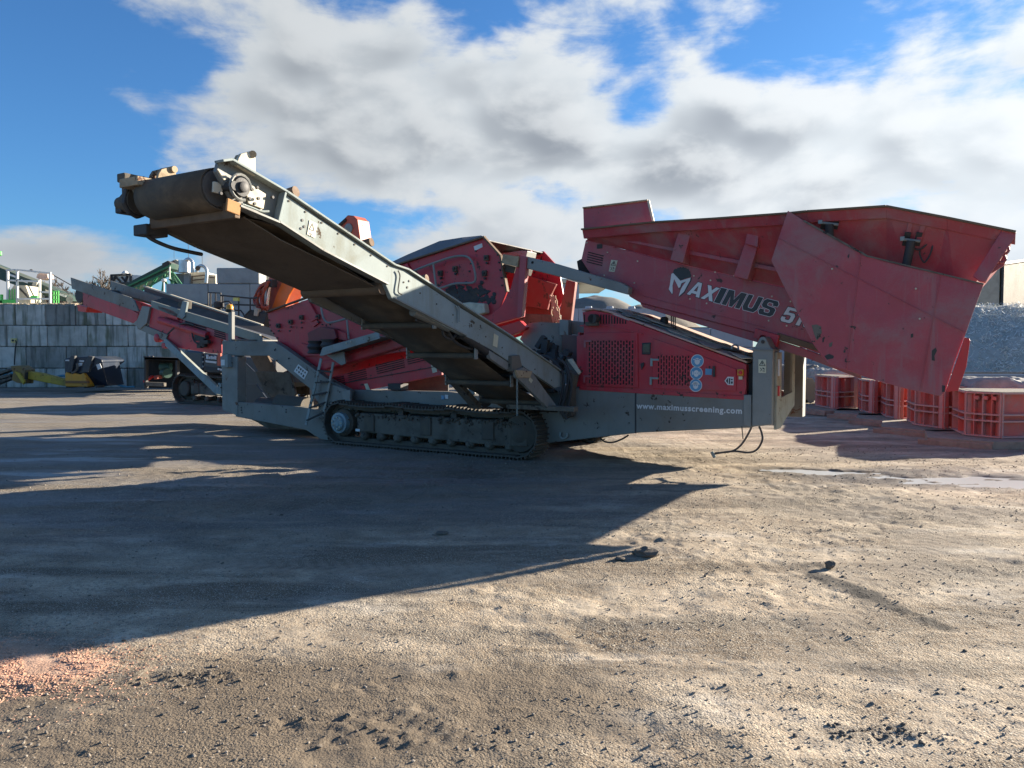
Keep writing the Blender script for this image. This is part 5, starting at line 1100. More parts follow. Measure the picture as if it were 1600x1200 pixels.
rub=MB(); R=random.Random(3)
for k in range(420):
    x=R.uniform(-4,122); c=yp(x,476.3,YW+.1+R.uniform(0,.7)); vs,fs=stone_base(k%7,6,4); r=R.uniform(.02,.08); c.z+=r*.3; rub.add([c+Vector((v.x*r*1.6,v.y*r,v.z*r*.7)) for v in vs],fs)
rub.build('rubble',surf('tan_rubble',(.50,.40,.27),.9,amt=.5,scale=5,top=0),kind='stuff',label='line of tan rubble lying along the top of the mossy wall')
# socket and cable on the wall
sk=thing('wall_socket','small yellow socket box with a dark cable hanging down the mossy wall','socket',yp(21,571,YW-.1))
MB().prism([yp(x,y,YW-.12) for x,y in [(16.5,528.5),(24,528.5),(24,535.5),(16.5,535.5)]],Vector((0,.12,0))).build('socket_box',surf('pale_yellow_plastic',(.65,.55,.22),.4,amt=.2),sk,.01)
MB().cyl(yp(20,532,YW-.15),yp(20,532,YW-.1),.045,12).build('socket_cover',DARK,sk)
MB().tube(smoothpath([yp(x,y,YW-.12) for x,y in [(24,532),(25.5,535),(24,545),(23,558),(22.5,570)]],4),.025,7).build('cable',DARK,sk,smooth=True)
tag(MB().tube(smoothpath([yp(x,y,YW-.45) for x,y in [(-6,583),(8,585),(14,581),(30,586),(60,588),(82,590),(100,587),(120,592),(165,592),(178,598),(195,604.5),(210,604.5)]],6),.05,7).build('water_hose',HOSEB,loc=yp(100,604,YW-.5),smooth=True),'pale blue water hose trailing along the foot of the mossy wall','hose')
# yellow beam
yb=thing('steel_beam','long worn yellow steel beam with a rusty foot lying against the mossy wall','beam',yp(60,602,28.6))
MB().prism([yp(x,y,28.6) for x,y in [(36,579),(60,583),(104,594),(104,603),(98,603),(37,591)]],Vector((0,.35,0))).build('beam_body',YELLOW,yb,.02)
MB().prism([yp(x,y,28.45) for x,y in [(37,580),(40,580),(40,592),(36,592)]],Vector((0,.4,0))).build('beam_strap',DARK,yb)
MB().prism([yp(x,y,28.4) for x,y in [(16,572),(30,571),(40,578),(38,584),(37,600),(26,598),(18,594),(20,582)]],Vector((0,.6,0))).build('beam_foot',surf('rusty_yellow',(.26,.17,.06),.8,amt=.7,scale=5,chip=.5),yb,.02)
MB().prism([yp(x,y,28.3) for x,y in [(22,580),(30,583),(38,596),(36,601)]],Vector((0,.1,0))).build('foot_gusset',YELLOW,yb,.01)
pl_=MB()
for (a,b) in (((-10,588),(17,578)),((-10,594),(20,586)),((-5,600),(22,590))): pl_.bar(yp(*a,28.8),yp(*b,28.8),.35,.08)
tag(pl_.build('scrap_planks',MUDL,loc=yp(5,600,28.8)),'dark planks leaning at the left edge beside the yellow beam','planks')
# crusher bucket
bk=thing('crusher_bucket','dark navy crusher bucket with an orange yellow lower lip parked by the mossy wall','bucket',yp(132,605,27.6))
YB=27.4
MB().prism([yp(x,y,YB) for x,y in [(100,561),(110,558),(145,557),(159,562),(160,566),(134,584),(101,584)]],Vector((0,1.6,0))).build('bucket_shell',NAVY,bk,.03)
MB().strip([yp(x,y,YB) for x,y in [(134,583),(159,563)]],[yp(x,y,YB+.4) for x,y in [(136,604.5),(168,603)]],Vector((0,1.2,0))).build('bucket_side',NAVY,bk,.02)
MB().prism([yp(x,y,YB-.1) for x,y in [(101,584),(104,580),(110,584),(117,583),(125,585),(131,582),(134,590),(137,604.5),(102,604)]],Vector((0,.9,0))).build('bucket_lip',AMBER,bk,.03)
MB().prism([yp(x,y,YB-.13) for x,y in [(102,595),(135,595),(136,599),(102,599)]],Vector((0,.2,0))).build('lip_plate',surf('rusty_lip',(.25,.12,.04),.8,amt=.6),bk,.01)
for p_ in ([(110,556),(117,556),(112,582),(104,582)],[(137,556),(145,557),(138,582),(127,582)]): MB().prism([yp(x,y,YB-.12) for x,y in p_],Vector((0,.14,0))).build('hook_rib',surf('dusty_navy',(.05,.055,.06),.6,amt=.5),bk,.015)
MB().tube(smoothpath([yp(x,y,YB-.1) for x,y in [(112,583),(118,580),(121,574),(120,568)]],4),.04,7).build('bucket_hose',MUDL,bk,smooth=True)
for p_ in ([(102,562),(108,562),(108,564.5),(102,564)],[(124,563),(131,563),(131,565.5),(124,565)],[(120,570),(124,567),(129,567),(128,571),(123,573)],[(150,570),(156,568),(159,575),(153,578)]): MB().prism([yp(x,y,YB-.02) for x,y in p_],Vector((0,.02,0))).build('white_sticker',WHITE,bk)
for x in (103,107,131,133,149): MB().prism([yp(a,b,YB-.05) for a,b in [(x,602),(x+3,602),(x+3,606),(x,606)]],Vector((0,.5,0))).build('bucket_tooth',DARK,bk)
# dark skip frame against the wall
sk=thing('dark_container','dark open container with machine parts inside against the mossy wall','container',yp(262,607,27.0))
YC=26.6
MB().prism([yp(x,y,YC+2.2) for x,y in [(226,560),(345,560),(345,606),(226,606)]],Vector((0,.08,0))).build('back_wall',BLACK,sk)
for p_ in ([(225,557),(350,562),(350,565),(225,562)],[(225,560),(228,560),(228,607),(225,607)],[(274,561),(277,561),(277,597),(274,597)],[(318,560),(320,560),(320,600),(318,600)],[(226,597),(256,598),(256,604),(226,603)]): MB().prism([yp(x,y,YC) for x,y in p_],Vector((0,.2,0))).build('frame_post',DARK if p_[0][1]<596 else MUDL,sk,.01)
MB().strip([yp(226,562,YC),yp(345,564,YC)],[yp(226,562,YC+2.2),yp(345,564,YC+2.2)],UP*.08).build('container_roof',DARK,sk)
MB().lathe(yp(250,573,YC+1),Vector((1,0,0)),[(0,.1),(.02,.15),(.4,.15),(.42,.1)],14).build('green_motor',surf('dull_green_motor',(.03,.10,.09),.5),sk,smooth=True)
MB().lathe(yp(256,583,YC+.8),Vector((.6,-.6,0)),[(0,.1),(.02,.17),(.35,.17)],12).build('green_motor',surf('dull_green_motor_b',(.03,.09,.07),.5),sk,smooth=True)
MB().prism([yp(x,y,YC+.3) for x,y in [(240,587),(246,586),(246,592),(240,593)]],Vector((0,.4,0))).build('red_block',REDO,sk,.02)
MB().bar(yp(226,596,YC+.1),yp(238,588,YC+.6),.1,.08).build('red_lever',REDB,sk)
for x in (227,232,238): MB().lathe(yp(x,559,YC+.1),UP,[(0,.06),(.06,.06)],8).build('lifting_stud',DARK,sk)

# ------------------------------------------------------------------ excavator behind
TE=4.7
eb=gp(300,634); EX=thing('excavator','orange tracked excavator with dark counterweight standing behind the tail conveyor','excavator',eb)
cs=loc_(mp(283,612,TE)); ce=loc_(mp(392,618,TE))
PE=lambda s,t,z: M(s,t,z)
crawler(TE,.5,EX,cs[0],cs[0]+3.2,.42,.40,nsh=40,rl=6,P_=PE,hub=False,parent=EX)
crawler(TE+2.0,.5,EX,cs[0],cs[0]+3.2,.42,.40,nsh=40,rl=6,P_=PE,hub=False,parent=EX)
def eslab(pts,dt,th,name,mat,bev=.02,**k): return MB().prism([mp(x,y,TE+dt) for x,y in pts],BX*th).build(name,mat,EX,bev,**k)
eslab([(316,588),(430,594),(430,606),(316,600)],.4,1.8,'undercarriage',DARK)
eslab([(290,547),(316,549),(317,579),(300,578),(286,566)],.1,2.3,'counterweight',NAVY,.05)
eslab([(318,551),(342,555),(430,562),(430,586),(318,582)],.1,2.3,'body_cover',surf('charcoal_panel',(.05,.052,.055),.5,amt=.4),.03)
eslab([(321,563),(338,565),(338,568),(321,566)],.06,.03,'white_stripe',WHITE,0); eslab([(318,572),(342,574),(342,580),(318,578)],.06,.03,'panel_band',DARK,0)
for p_ in ([(322,554),(325,554.5),(325,561),(322,560.5)],[(326,557),(328,557),(328,561),(326,561)],[(329,556),(331,556.5),(331,561.5),(329,561)],[(332,557),(334,557.5),(334,561.5),(332,561)],[(335,556),(338,557),(337.5,562),(335,561.5)],[(340,575),(343,575.5),(343,578.5),(340,578)],[(344,576),(347,576.5),(347,579),(344,579)]): eslab(p_,.05,.03,'white_lettering',WHITE,0)
eslab([(340,550),(344,551),(344,572),(339,571)],.04,.06,'orange_edge',ORANGED,.01)
for k in range(5): eslab([(315.5,549+k*7.5),(318,549+k*7.5),(318,551.5+k*7.5),(315.5,551.5+k*7.5)],.04,.05,'hinge_block',GREYM,.005)
eslab([(371,570),(378,568),(384,574),(370,574)],.05,.2,'orange_corner',ORANGE,.01)
eslab([(380,572),(520,585),(520,600),(380,596)],.5,1.5,'slew_platform',DARK)
# boom, stick end, hoses, rails
def ebar(p_,dt,th,name,mat,bev=.02): return eslab(p_,dt,th,name,mat,bev)
ebar([(421,431),(442,438),(459,449),(452,462),(446,474),(443,520),(418,520),(416,470),(415,446)],.9,.45,'boom_foot',ORANGED)
ebar([(441,440),(459,449),(452,460),(446,474),(443,520),(420,520),(424,482),(432,460)],.86,.06,'boom_side_panel',ORANGE,.01)
ebar([(421,431),(428,424),(538,350),(548,356),(470,428),(459,449),(442,438)],.95,.40,'boom_arm',ORANGED)
ebar([(538,341),(543,336),(552,337),(558,343),(563,377),(556,392),(540,385),(529,360)],.85,.45,'boom_head',ORANGED)
MB().lathe(mp(543,357,TE+.80),BX,[(0,.10),(.02,.13),(.06,.13)],14).build('boom_pin',GREYL,EX,smooth=True); MB().tube([mp(522,360,TE+.85),mp(541,343,TE+.85)],.05,8).build('boom_pipe',DARK,EX,smooth=True)
MB().tube([mp(421.5,446,TE+.7),mp(416,489,TE+.7)],.06,10).build('cylinder_rod',CHROME,EX,smooth=True); MB().box(mp(424,443,TE+.7),AX*.12,BX*.1,UP*.1).build('cylinder_clevis',DARK,EX,.02)
R=random.Random(6)
for k in range(9):
    x=R.uniform(402,416); pts=[mp(x_,y_,TE+.6+R.uniform(-.1,.1)) for x_,y_ in [(420+R.uniform(-2,2),440),(x+4,446+R.uniform(-2,3)),(x-R.uniform(0,5),458),(x-R.uniform(2,6),470),(x,480),(x+6,478+R.uniform(0,8))]]
    MB().tube(smoothpath(pts,5),.035,7).build('hydraulic_hose',HOSER,EX,smooth=True)
rails=[[(325.5,483),(325.5,457),(345,458),(345,483),(325.5,483)],[(329,457),(329,482)],[(337,458),(337,483)],[(345,461.5),(391,466),(402,465.5)],[(348,463),(348,483)],[(373,467),(373,494)],[(391,466),(391,484)],[(345,478),(347,473),(352,471),(358,471),(362,475),(364,482),(368,485),(376,485),(380,490),(384,499)],[(392,484),(384,492)],[(345,478),(352,482),(358,474)],[(368,476),(399,477)]]
for r_ in rails: MB().tube([mp(x,y,TE+.3) for x,y in r_],.022,6).build('guard_rail',DARK,EX,smooth=True)
eslab([(364,465),(372,465),(372,470.5),(364,470)],.24,.06,'yellow_reflector',surf('reflector_yellow',(.65,.60,.12),.4,amt=.1),.005)
MB().lathe(mp(342,477,TE+.3),UP,[(-.12,.05),(-.05,.14),(.08,.14),(.12,.05)],10).build('air_intake',DARK,EX,smooth=True)
eslab([(380,494),(392,484),(418,489),(410,512),(380,510)],.5,1.2,'engine_deck',DARK)
eslab([(397,483),(401,481),(404,483),(401,494),(396,493)],.45,.1,'side_mirror',CREAM,.01)

# ------------------------------------------------------------------ far left plant
def far(name,label,cat,Y,base): return thing(name,label,cat,yp(*base,Y))
YG=36
gc=far('plant_conveyor','dark green conveyor with white name plates beyond the mossy wall at the left edge','conveyor',YG+1.5,(60,500))
MB().prism([yp(x,y,YG+1.5) for x,y in [(-40,402),(0,418),(30,430),(60,442),(104,462),(112,470),(98,471),(50,455),(0,437),(-40,422)]],Vector((0,1.0,0))).build('conveyor_frame',DGREEN,gc,.02)
for (x,y) in ((38,439),(76,455),(98,461),(19,430)): MB().prism([yp(a,b,YG+1.46) for a,b in [(x-5,y-2.8),(x+5,y+1.0),(x+5,y+4.0),(x-5,y+.4)]],Vector((0,.03,0))).build('name_plate',WHITEP,gc)
MB().prism([yp(x,y,YG+1.4) for x,y in [(52,440),(58,441),(56,449),(49,447)]],Vector((0,.1,0))).build('cover_plate',CREAM,gc)
MB().bar(yp(80,428,YG+2),yp(112,446,YG+2),.04,.04).build('guy_cable',DARK,gc); MB().bar(yp(80,432,YG+2),yp(108,460,YG+2),.03,.03).build('guy_cable',DARK,gc)
MB().cyl(yp(109,468,YG+1.4),yp(109,468,YG+2.6),.16,12).build('tail_drum',CREAM,gc)
fr=far('steel_gantry','white steel frame gantry standing beyond the left end of the mossy wall','gantry',YG,(45,500))
for x,yt in ((11,424),(26,421),(61,430),(77.5,425)): MB().prism([yp(a,b,YG+(.8 if x in(11,61) else 0)) for a,b in [(x-1.4,yt),(x+1.4,yt),(x+1.4,500),(x-1.4,500)]],Vector((0,.1,0))).build('gantry_post',WHITEP,fr,.01)
for a,b in (((10,422.5),(26,421.5)),((26,421.5),(50,424)),((50,424),(78,427)),((11,438),(61,440)),((61,456),(78,457)),((27,467),(78,467))): MB().bar(yp(*a,YG+.05),yp(*b,YG+.05),.1,.08).build('gantry_beam',WHITEP,fr,.005)
MB().prism([yp(x,y,YG+.2) for x,y in [(58,428),(63,426),(74,428),(75,435),(64,437),(56,434)]],Vector((0,.5,0))).build('gantry_motor',surf('dusty_pink_motor',(.55,.40,.34),.6,amt=.3),fr,.03)
MB().lathe(yp(49,424,YG+.1),UP,[(0,.1),(.06,.08),(.1,.02)],10).build('gantry_lamp',DARK,fr)
hb=far('feed_hopper','cream feed hopper with bright green railings inside the white gantry','hopper',YG+.4,(30,500))
MB().prism([yp(x,y,YG+.4) for x,y in [(14,456),(22,445),(40,446),(48,468),(48,490),(12,490)]],Vector((0,1.2,0))).build('hopper_body',CREAM,hb,.02)
MB().bar(yp(30,450,YG+.36),yp(46,467,YG+.36),.05,.06).build('hopper_brace',DARK,hb)
for p_ in ([(-5,468),(24,468),(24,474),(-5,474)],[(48,462),(58,462),(58,467),(46,467)],[(0,460),(3,460),(3,474),(0,474)]): MB().prism([yp(x,y,YG+.3) for x,y in p_],Vector((0,.1,0))).build('green_panel',LIME,hb)
for x in (80,84,88,91.5): MB().bar(yp(x,455,YG+.3),yp(x,474,YG+.3),.035,.035).build('green_rail',LIME,hb)
for y in (455,461,468): MB().bar(yp(79,y,YG+.3),yp(92,y,YG+.3),.035,.05).build('green_rail',LIME,hb)
for x in (15,19,23): MB().bar(yp(x,452,YG+.3),yp(x,468,YG+.3),.03,.03).build('green_rail',LIME,hb)
lp=far('green_lamp_post','tall post with a bright green head at the left edge of the picture','post',YG+2,(-2,500)); MB().lathe(yp(-1,396,YG+2),UP,[(-.12,.05),(-.08,.11),(.08,.11),(.12,.05)],10).build('post_head',LIME,lp,smooth=True); MB().bar(yp(-2,399,YG+2),yp(-2,500,YG+2),.05,.05).build('post_shaft',GREEN,lp)
# green inclined conveyor
YK=44
gk=far('inclined_conveyor','green lattice conveyor rising to the right between the bare trees and silver ducts','conveyor',YK,(240,520))
MB().prism([yp(x,y,YK) for x,y in [(176,454),(255,413),(262,409),(268,411),(266,419),(200,457),(178,460)]],Vector((0,1.0,0))).build('belt_frame',DGREEN,gk,.01)
g_=MB()
for a,b in (((178,458),(266,415)),((182,462),(262,425)),((200,466),(262,431))): g_.bar(yp(*a,YK-.1),yp(*b,YK-.1),.07,.09)
for k in range(14): x=185+k*5.8; g_.bar(yp(x,459-k*2.55,YK-.12),yp(x+(3 if k%2 else -3),465-k*2.75,YK-.12),.06,.06)
g_.build('lattice',GREEN,gk)
g_=MB()
for a,b in (((258,420),(253,462)),((262,424),(276,462)),((266,424),(284,458)),((270,426),(292,456)),((264,436),(282,446)),((268,446),(286,456)),((246,432),(222,468)),((256,436),(274,464))): g_.bar(yp(*a,YK+.2),yp(*b,YK+.2),.09,.10)
g_.build('support_legs',GREEN,gk)
MB().prism([yp(x,y,YK-.05) for x,y in [(252,412),(262,407),(266,410),(264,418),(256,418)]],Vector((0,.8,0))).build('drive_head',DARK,gk,.03)
MB().bar(yp(265,415,YK-.1),yp(265,436,YK-.1),.05,.06).build('white_strut',WHITEP,gk); MB().bar(yp(256,438,YK-.4),yp(256,470,YK-.4),.05,.05).build('lamp_pole',WHITEP,gk); MB().lathe(yp(256,438,YK-.4),UP,[(-.1,.06),(-.05,.14),(.06,.14),(.1,.05)],10).build('lamp_head',WHITEP,gk,smooth=True)
YD=48
dk=far('dust_filter_plant','silver arched ducts and cream filter housing above the white plant building','filter plant',YD,(300,520))
MB().cyl(yp(282,424,YD),yp(294.5,424,YD)*1.0,.1,6) 
MB().lathe(yp(288.5,426,YD),UP,[(0,.36),(.75,.36)],16).build('silver_drum',SILVER,dk,smooth=True)
def duct(pts,r): MB().tube(smoothpath([yp(x,y,YD-.2) for x,y in pts],6),r,12).build('arched_duct',SILVER,dk,smooth=True)
duct([(288.5,414),(289.5,408),(294.5,405),(299.5,408),(300.5,414),(300.5,426)],.11); duct([(307,425),(309,419),(313,415.5),(318,416),(322,420),(323,427),(322,442)],.10)
MB().prism([yp(x,y,YD) for x,y in [(267,408),(274,405),(279,408),(279,425),(268,424)]],Vector((0,1,0))).build('filter_housing',CREAM,dk,.03)
MB().prism([yp(x,y,YD-.1) for x,y in [(268,409),(272,406),(272,424),(268,423)]],Vector((0,.1,0))).build('filter_hatch',DARK,dk,.02)
MB().lathe(yp(283,411,YD),UP,[(-.3,.12),(.1,.14),(.15,.05)],10).build('small_cyclone',CREAM,dk,smooth=True); MB().lathe(yp(309,419,YD-.3),UP,[(-.14,.1),(0,.16),(.14,.08)],10).build('rusty_fan',BROWN,dk,smooth=True)
MB().bar(yp(294.5,404,YD),yp(294,378,YD),.02,.02).build('lightning_mast',DARK,dk); MB().bar(yp(316,415,YD),yp(316,396,YD),.02,.02).build('lightning_mast',DARK,dk); MB().bar(yp(272,404,YD),yp(272,384,YD),.015,.015).build('lightning_mast',DARK,dk)
pbd=far('plant_building','low white plant building with grey cabinets beneath the silver ducts','building',YD+.6,(305,520))
MB().prism([yp(x,y,YD+.6) for x,y in [(296,425),(323,425),(324,429),(337,430),(337,520),(296,520)]],Vector((0,3,0))).build('wall',CREAM,pbd,.02)
MB().prism([yp(x,y,YD+.4) for x,y in [(266,428),(287,427),(296,427),(296,520),(266,520)]],Vector((0,2,0))).build('grey_cabinet',surf('slate_cabinet',(.08,.11,.12),.6,amt=.3),pbd,.02)
MB().prism([yp(x,y,YD+.35) for x,y in [(287,427.5),(296,427.5),(296,520),(287,520)]],Vector((0,.3,0))).build('cabinet_door',surf('blue_grey_cabinet',(.20,.24,.28),.6,amt=.3),pbd,.02)
for a,b in (((300,432),(321,430)),((300,432),(300,443)),((321,430),(321,443)),((301,438),(319,436)),((325,433),(336,434))): MB().bar(yp(*a,YD+.3),yp(*b,YD+.3),.07,.07).build('pipe',BROWN,pbd)
wp=far('white_truss_panel','white lattice sided gantry panel between the bare trees and the green conveyor','gantry panel',YK+14,(190,520))
MB().prism([yp(x,y,YK+14) for x,y in [(174,431),(204,429),(228,431),(228,448),(174,449)]],Vector((0,1,0))).build('panel',WHITEP,wp,.02)
for p_ in (((173,430),(204,428.5)),((174,443),(204,442)),((176,440),(180,432)),((180,432),(188,440)),((190,433),(196,440)),((196,440),(199,431)),((204,428),(204,448)),((174,430),(174,449))): MB().bar(yp(*p_[0],YK+13.9),yp(*p_[1],YK+13.9),.14,.12).build('truss_bar',DARK,wp)
MB().lathe(yp(195.5,427,YK+14),UP,[(-.1,.2),(0,.26),(.18,.1)],10).build('white_dome',WHITEP,wp,smooth=True)

# ------------------------------------------------------------------ bare trees
BARK=surf('bare_twigs',(.085,.07,.058),.9,amt=.3,streak=0,top=0,bump=0)
def bare_tree(label,X,Y,H,seed,spread=.5,levels=7,g='bare trees on the left horizon'):
    R=random.Random(seed); th=thing('bare_tree',label,'tree',(X,Y,0),g); tr=MB(); cr=MB()
    def grow_(p,d,L,r,lev):
        q=p+d*L; tgt=tr if lev<2 else cr; mid=p+d*L*.5+Vector((R.uniform(-1,1),R.uniform(-1,1),0))*L*.06
        tgt.tube([p,mid,q],max(r,.020),5 if lev<3 else 3,max(r*.70,.018),cap=False)
        if lev>=levels: return
        for k in range(R.choice((2,3,3)) if lev<levels-1 else 3):
            dd=(d+Vector((R.uniform(-1,1),R.uniform(-1,1),R.uniform(-.25,.6)))*spread*1.3).normalized(); grow_(p.lerp(q,R.uniform(.6,1)),dd,L*R.uniform(.62,.86),r*.68,lev+1)
    grow_(Vector((X,Y,0)),Vector((0,0,1)),H*.30,H*.030,0)
    tr.build('trunk',BARK,th,nofix=True); cr.build('crown',BARK,th,nofix=True)
for k,(px,top,Y,lb) in enumerate([(112,436,60,'bare twiggy tree just left of the tail conveyor head'),(128,429,66,'tallest bare twiggy tree above the tail conveyor head'),(147,431,62,'bare twiggy tree behind the middle of the grey tail head'),(164,434,66,'bare twiggy tree nearest the white truss panel'),(100,447,56,'lowest bare bush right beside the dark green conveyor')]):
    c=yp(px,top,Y); bare_tree(lb,c.x,Y,c.z*1.02,20+k)
for k,(px,top,Y,lb) in enumerate([(453,452,60,'bare tree seen in the gap under the boom of the excavator')]):
    c=yp(px,top,Y); bare_tree(lb,c.x,Y,c.z*1.05,40+k,g=None)

# ------------------------------------------------------------------ right hand background
YR=31.0
rw=wall('precast_block_wall','pale precast block wall with studs on top behind the engine housing',yp(1000,600,YR),
 [(606,574,838,68,830,1275,False),(574,543,872,68,860,1275,False),(543,512,838,68,830,1160,False),(512,481.5,836,68,830,1020,True)],YR,CONCP,knobtop=True,seed=5)
def heap(name,label,cat,cx,cy,rx,ry,h,mat,seed,n=60,pw=1.15,amp=.08):
    mb=MB(); vs=[];fs=[]; X,Y=np.meshgrid(np.linspace(-1,1,n),np.linspace(-1,1,n)); r=np.hypot(X,Y)
    Z=np.clip(1-r**pw,0,1)*h*(1-.18*np.exp(-(r/.25)**2))+(fbm(X*rx+9,Y*ry+9,1.1,5,seed)-.5)*h*amp*3*(r<1)
    Z=np.where(r>=1,-.05,Z)
    vs=[(cx+X[j,i]*rx,cy+Y[j,i]*ry,float(Z[j,i])) for j in range(n) for i in range(n)]; fs=[(j*n+i,j*n+i+1,(j+1)*n+i+1,(j+1)*n+i) for j in range(n-1) for i in range(n-1)]
    mb.add(vs,fs); o=mb.build(name,mat,loc=Vector((cx,cy,0)),smooth=True,nofix=True); 
    return tag(o,label,cat)
GRAV=surf('grey_gravel_heap',(.17,.16,.14),.95,amt=.7,dirt=(.12,.11,.10),scale=3,streak=0,top=0,bump=1.0,fine=9)
SAND=surf('brown_gravel_heap',(.22,.19,.15),.95,amt=.7,dirt=(.12,.10,.08),scale=3,streak=0,top=0,bump=1.0,fine=9)
c=yp(930,446,38); heap('gravel_heap','grey gravel heap rising behind the studded precast wall','gravel heap',c.x,38,5.2,4.5,c.z*1.12,GRAV,3,amp=.015)
c=yp(1000,462,44); heap('gravel_heap','darker brown gravel heap farther back, half under the feeder conveyor','gravel heap',c.x,44,7,5,c.z*1.1,SAND,4,amp=.015)
c=yp(1085,511,36); heap('gravel_heap','low pale heap behind the engine housing roof','gravel heap',c.x,36,4.8,3,c.z*1.15,GRAV,6,amp=.02)
sh=far('storage_shed','pale storage shed with a cream roof edge behind the red columns','shed',52,(885,560))
MB().prism([yp(x,y,52) for x,y in [(820,443),(905,443),(905,560),(820,560)]],Vector((0,9,0))).build('wall',surf('blue_grey_cladding',(.30,.36,.42),.5,amt=.3),sh,.02)
MB().prism([yp(x,y,51.7) for x,y in [(815,437),(960,434),(962,441),(815,443)]],Vector((0,10,0))).build('roof',CREAM,sh,.02)
# beige corrugated building
def corr():
    th=far('corrugated_building','tall beige corrugated metal building at the right edge of the picture','building',62,(1580,560))
    mb=MB(); Y=62; z1=yp(1565,412,Y).z; x0=yp(1564,500,Y).x; n=110; p=.30; vs=[];fs=[]
    D=Vector((.66,.751,0)); NN=Vector((.751,-.66,0)); C0=Vector((x0,Y,0))
    for i in range(n):
        for (dx,dy) in ((0,0),(.35,0),(.5,.06),(.85,.06)): q=C0+D*((i+dx)*p)-NN*dy; vs+=[q,q+UP*(z1+(i+dx)*p*.11)]
    for i in range(len(vs)//2-1): fs.append((2*i,2*i+2,2*i+3,2*i+1))
    mb.add(vs,fs); mb.build('cladding',surf('beige_cladding',(.36,.31,.24),.55,amt=.25,streak=.3,scale=.5),th,nofix=True)
    MB().box(C0+D*16.5-NN*8.2+UP*z1*.49,D*16.3,NN*8,UP*z1*.49).build('side_wall',surf('beige_cladding_b',(.42,.36,.28),.6,amt=.3),th)
    MB().bar(C0+UP*(z1+.04)+NN*.05,C0+D*33+UP*(z1+.04+33*.11)+NN*.05,.3,.22).build('roof_edge',DARK,th); MB().bar(C0+NN*.04,C0+NN*.04+UP*z1,.14,.14,Vector((0,1,0))).build('corner_flashing',DARK,th)
corr()
# scrap / brush heap behind low wall
c=yp(1545,480,33)
heap('scrap_heap','big grey heap of tangled glinting scrap behind the low wall on the right','scrap heap',c.x+2.2,36,9.5,6.5,c.z*1.15,surf('grey_scrap_soil',(.40,.40,.36),.9,amt=.6,dirt=(.2,.21,.18),scale=3,top=0,streak=0,bump=1,fine=8),8,pw=2.0,amp=.05)
def swarf():
    R=np.random.default_rng(4); mb=MB(); V=[];Fc=[]; cx=c.x+2.2; cy=36; H=c.z*1.15; k=0
    while k<13000:
        x=R.uniform(-1,1)*.98; y=-R.random()*.98; r=math.hypot(x,y)
        if r>.97: continue
        z=(1-r**2)*H*(1-.18*math.exp(-(r/.25)**2))+R.uniform(-.12,.22); X=cx+x*9.5; Y=cy+y*6.5
        a=R.uniform(0,6.28); L=R.uniform(.08,.30); e=R.uniform(-.7,.9); w=R.uniform(.008,.022); d=Vector((math.cos(a)*math.cos(e),math.sin(a)*math.cos(e)*.6,math.sin(e))); s_=d.cross(UP).normalized()*w*.5+UP*w*.5; bend=UP*L*R.uniform(-.3,.35)
        p=Vector((X,Y,z)); o=len(V)
        for f in (0,.5,1): q=p+d*L*(f-.5)+bend*(1-(2*f-1)**2); V+=[q-s_,q+s_]
        Fc+=[(o,o+1,o+3,o+2),(o+2,o+3,o+5,o+4)]; k+=1
    me=bpy.data.meshes.new('tangled_scrap'); me.from_pydata(V,[],Fc); me.materials.append(surf('glinting_scrap',(.75,.75,.70),.5,metal=0,amt=.5,dirt=(.12,.12,.11),scale=6,top=0,streak=0,bump=0)); o=bpy.data.objects.new('tangled_scrap',me); COL.objects.link(o); o['kind']='stuff'; o['label']='tangle of curled strips covering the scrap heap'
swarf()
for a,b in (((1578,472),(1592,477)),((1580,483),(1600,486))): pass
wall('retaining_wall','low grey concrete wall in front of the scrap heap behind the last red mould',yp(1560,612,26),[(614,583.5,1472,130,1460,1900,False)],26,CONCP,depth=.5,seed=9)
wall('retaining_wall','low dark wall behind the tarpaulin left of the red moulds',yp(1300,600,30.2),[(600,563,1270,110,1260,1480,False)],30.2,CONCG,depth=.5,seed=10)
hd=heap('gravel_heap','dark low mound seen just above the red moulds beneath the red plate','gravel heap',yp(1360,560,29).x,28.6,4,1.6,yp(1360,571,29).z,surf('dark_mound',(.06,.065,.06),.95,amt=.6,scale=3,top=0,streak=0,bump=1,fine=9),12)
# ------------------------------------------------------------------ red formwork moulds
def face(A,B,z0,h,par,n,inset=.0,flip=1):
    d=(B-A); L=d.length; d/=L; nrm=Vector((d.y,-d.x,0))*flip     # outward
    if (A-EYEV).dot(nrm)>0: nrm=-nrm
    c=(A+B)/2; Z=UP
    MB().box(c-nrm*.09+Z*(z0+h/2),d*L/2,nrm*.01,Z*h/2).build('panel',FORM,par)
    for f,w in ((0.02,.09),(.36,.075),(.50,.075),(.97,.10)): MB().box(c-nrm*.035+Z*(z0+h*f),d*(L/2),nrm*.06,Z*.014).build('flange',FLAN,par,.004)
    for k in range(n+1): MB().box(A+d*L*min(max(k/n,.012),.988)-nrm*.035+Z*(z0+h/2),d*.010,nrm*.052,Z*h/2*.98).build('stiffener',FORM if k%2 else FLAN,par,.003)
    if n>=4:
        for k in (1,2,3): MB().box(A+d*L*(k/4+.06)-nrm*.03+Z*(z0+h*.86),d*.035,nrm*.045,Z*.03).build('clamp',FORM,par,.004)
MOULDS=[((1508,680),(1563,685),1.75,613,'nearest red steel mould at the right edge, under a rolled grey sheet'),((1430,664),(1474,670),1.45,603,'second red steel mould from the right, just below the tip of the red plate'),((1385,651),(1404,655),1.45,599,'middle red steel mould of the row, with stepped flanges on its corner'),((1347,643),(1364,646),1.3,594,'fourth red steel mould from the right, half covered by the crumpled sheet'),((1276,634),(1303,639),1.3,588,'farthest red steel mould of the row, next to the draped grey tarpaulin')]
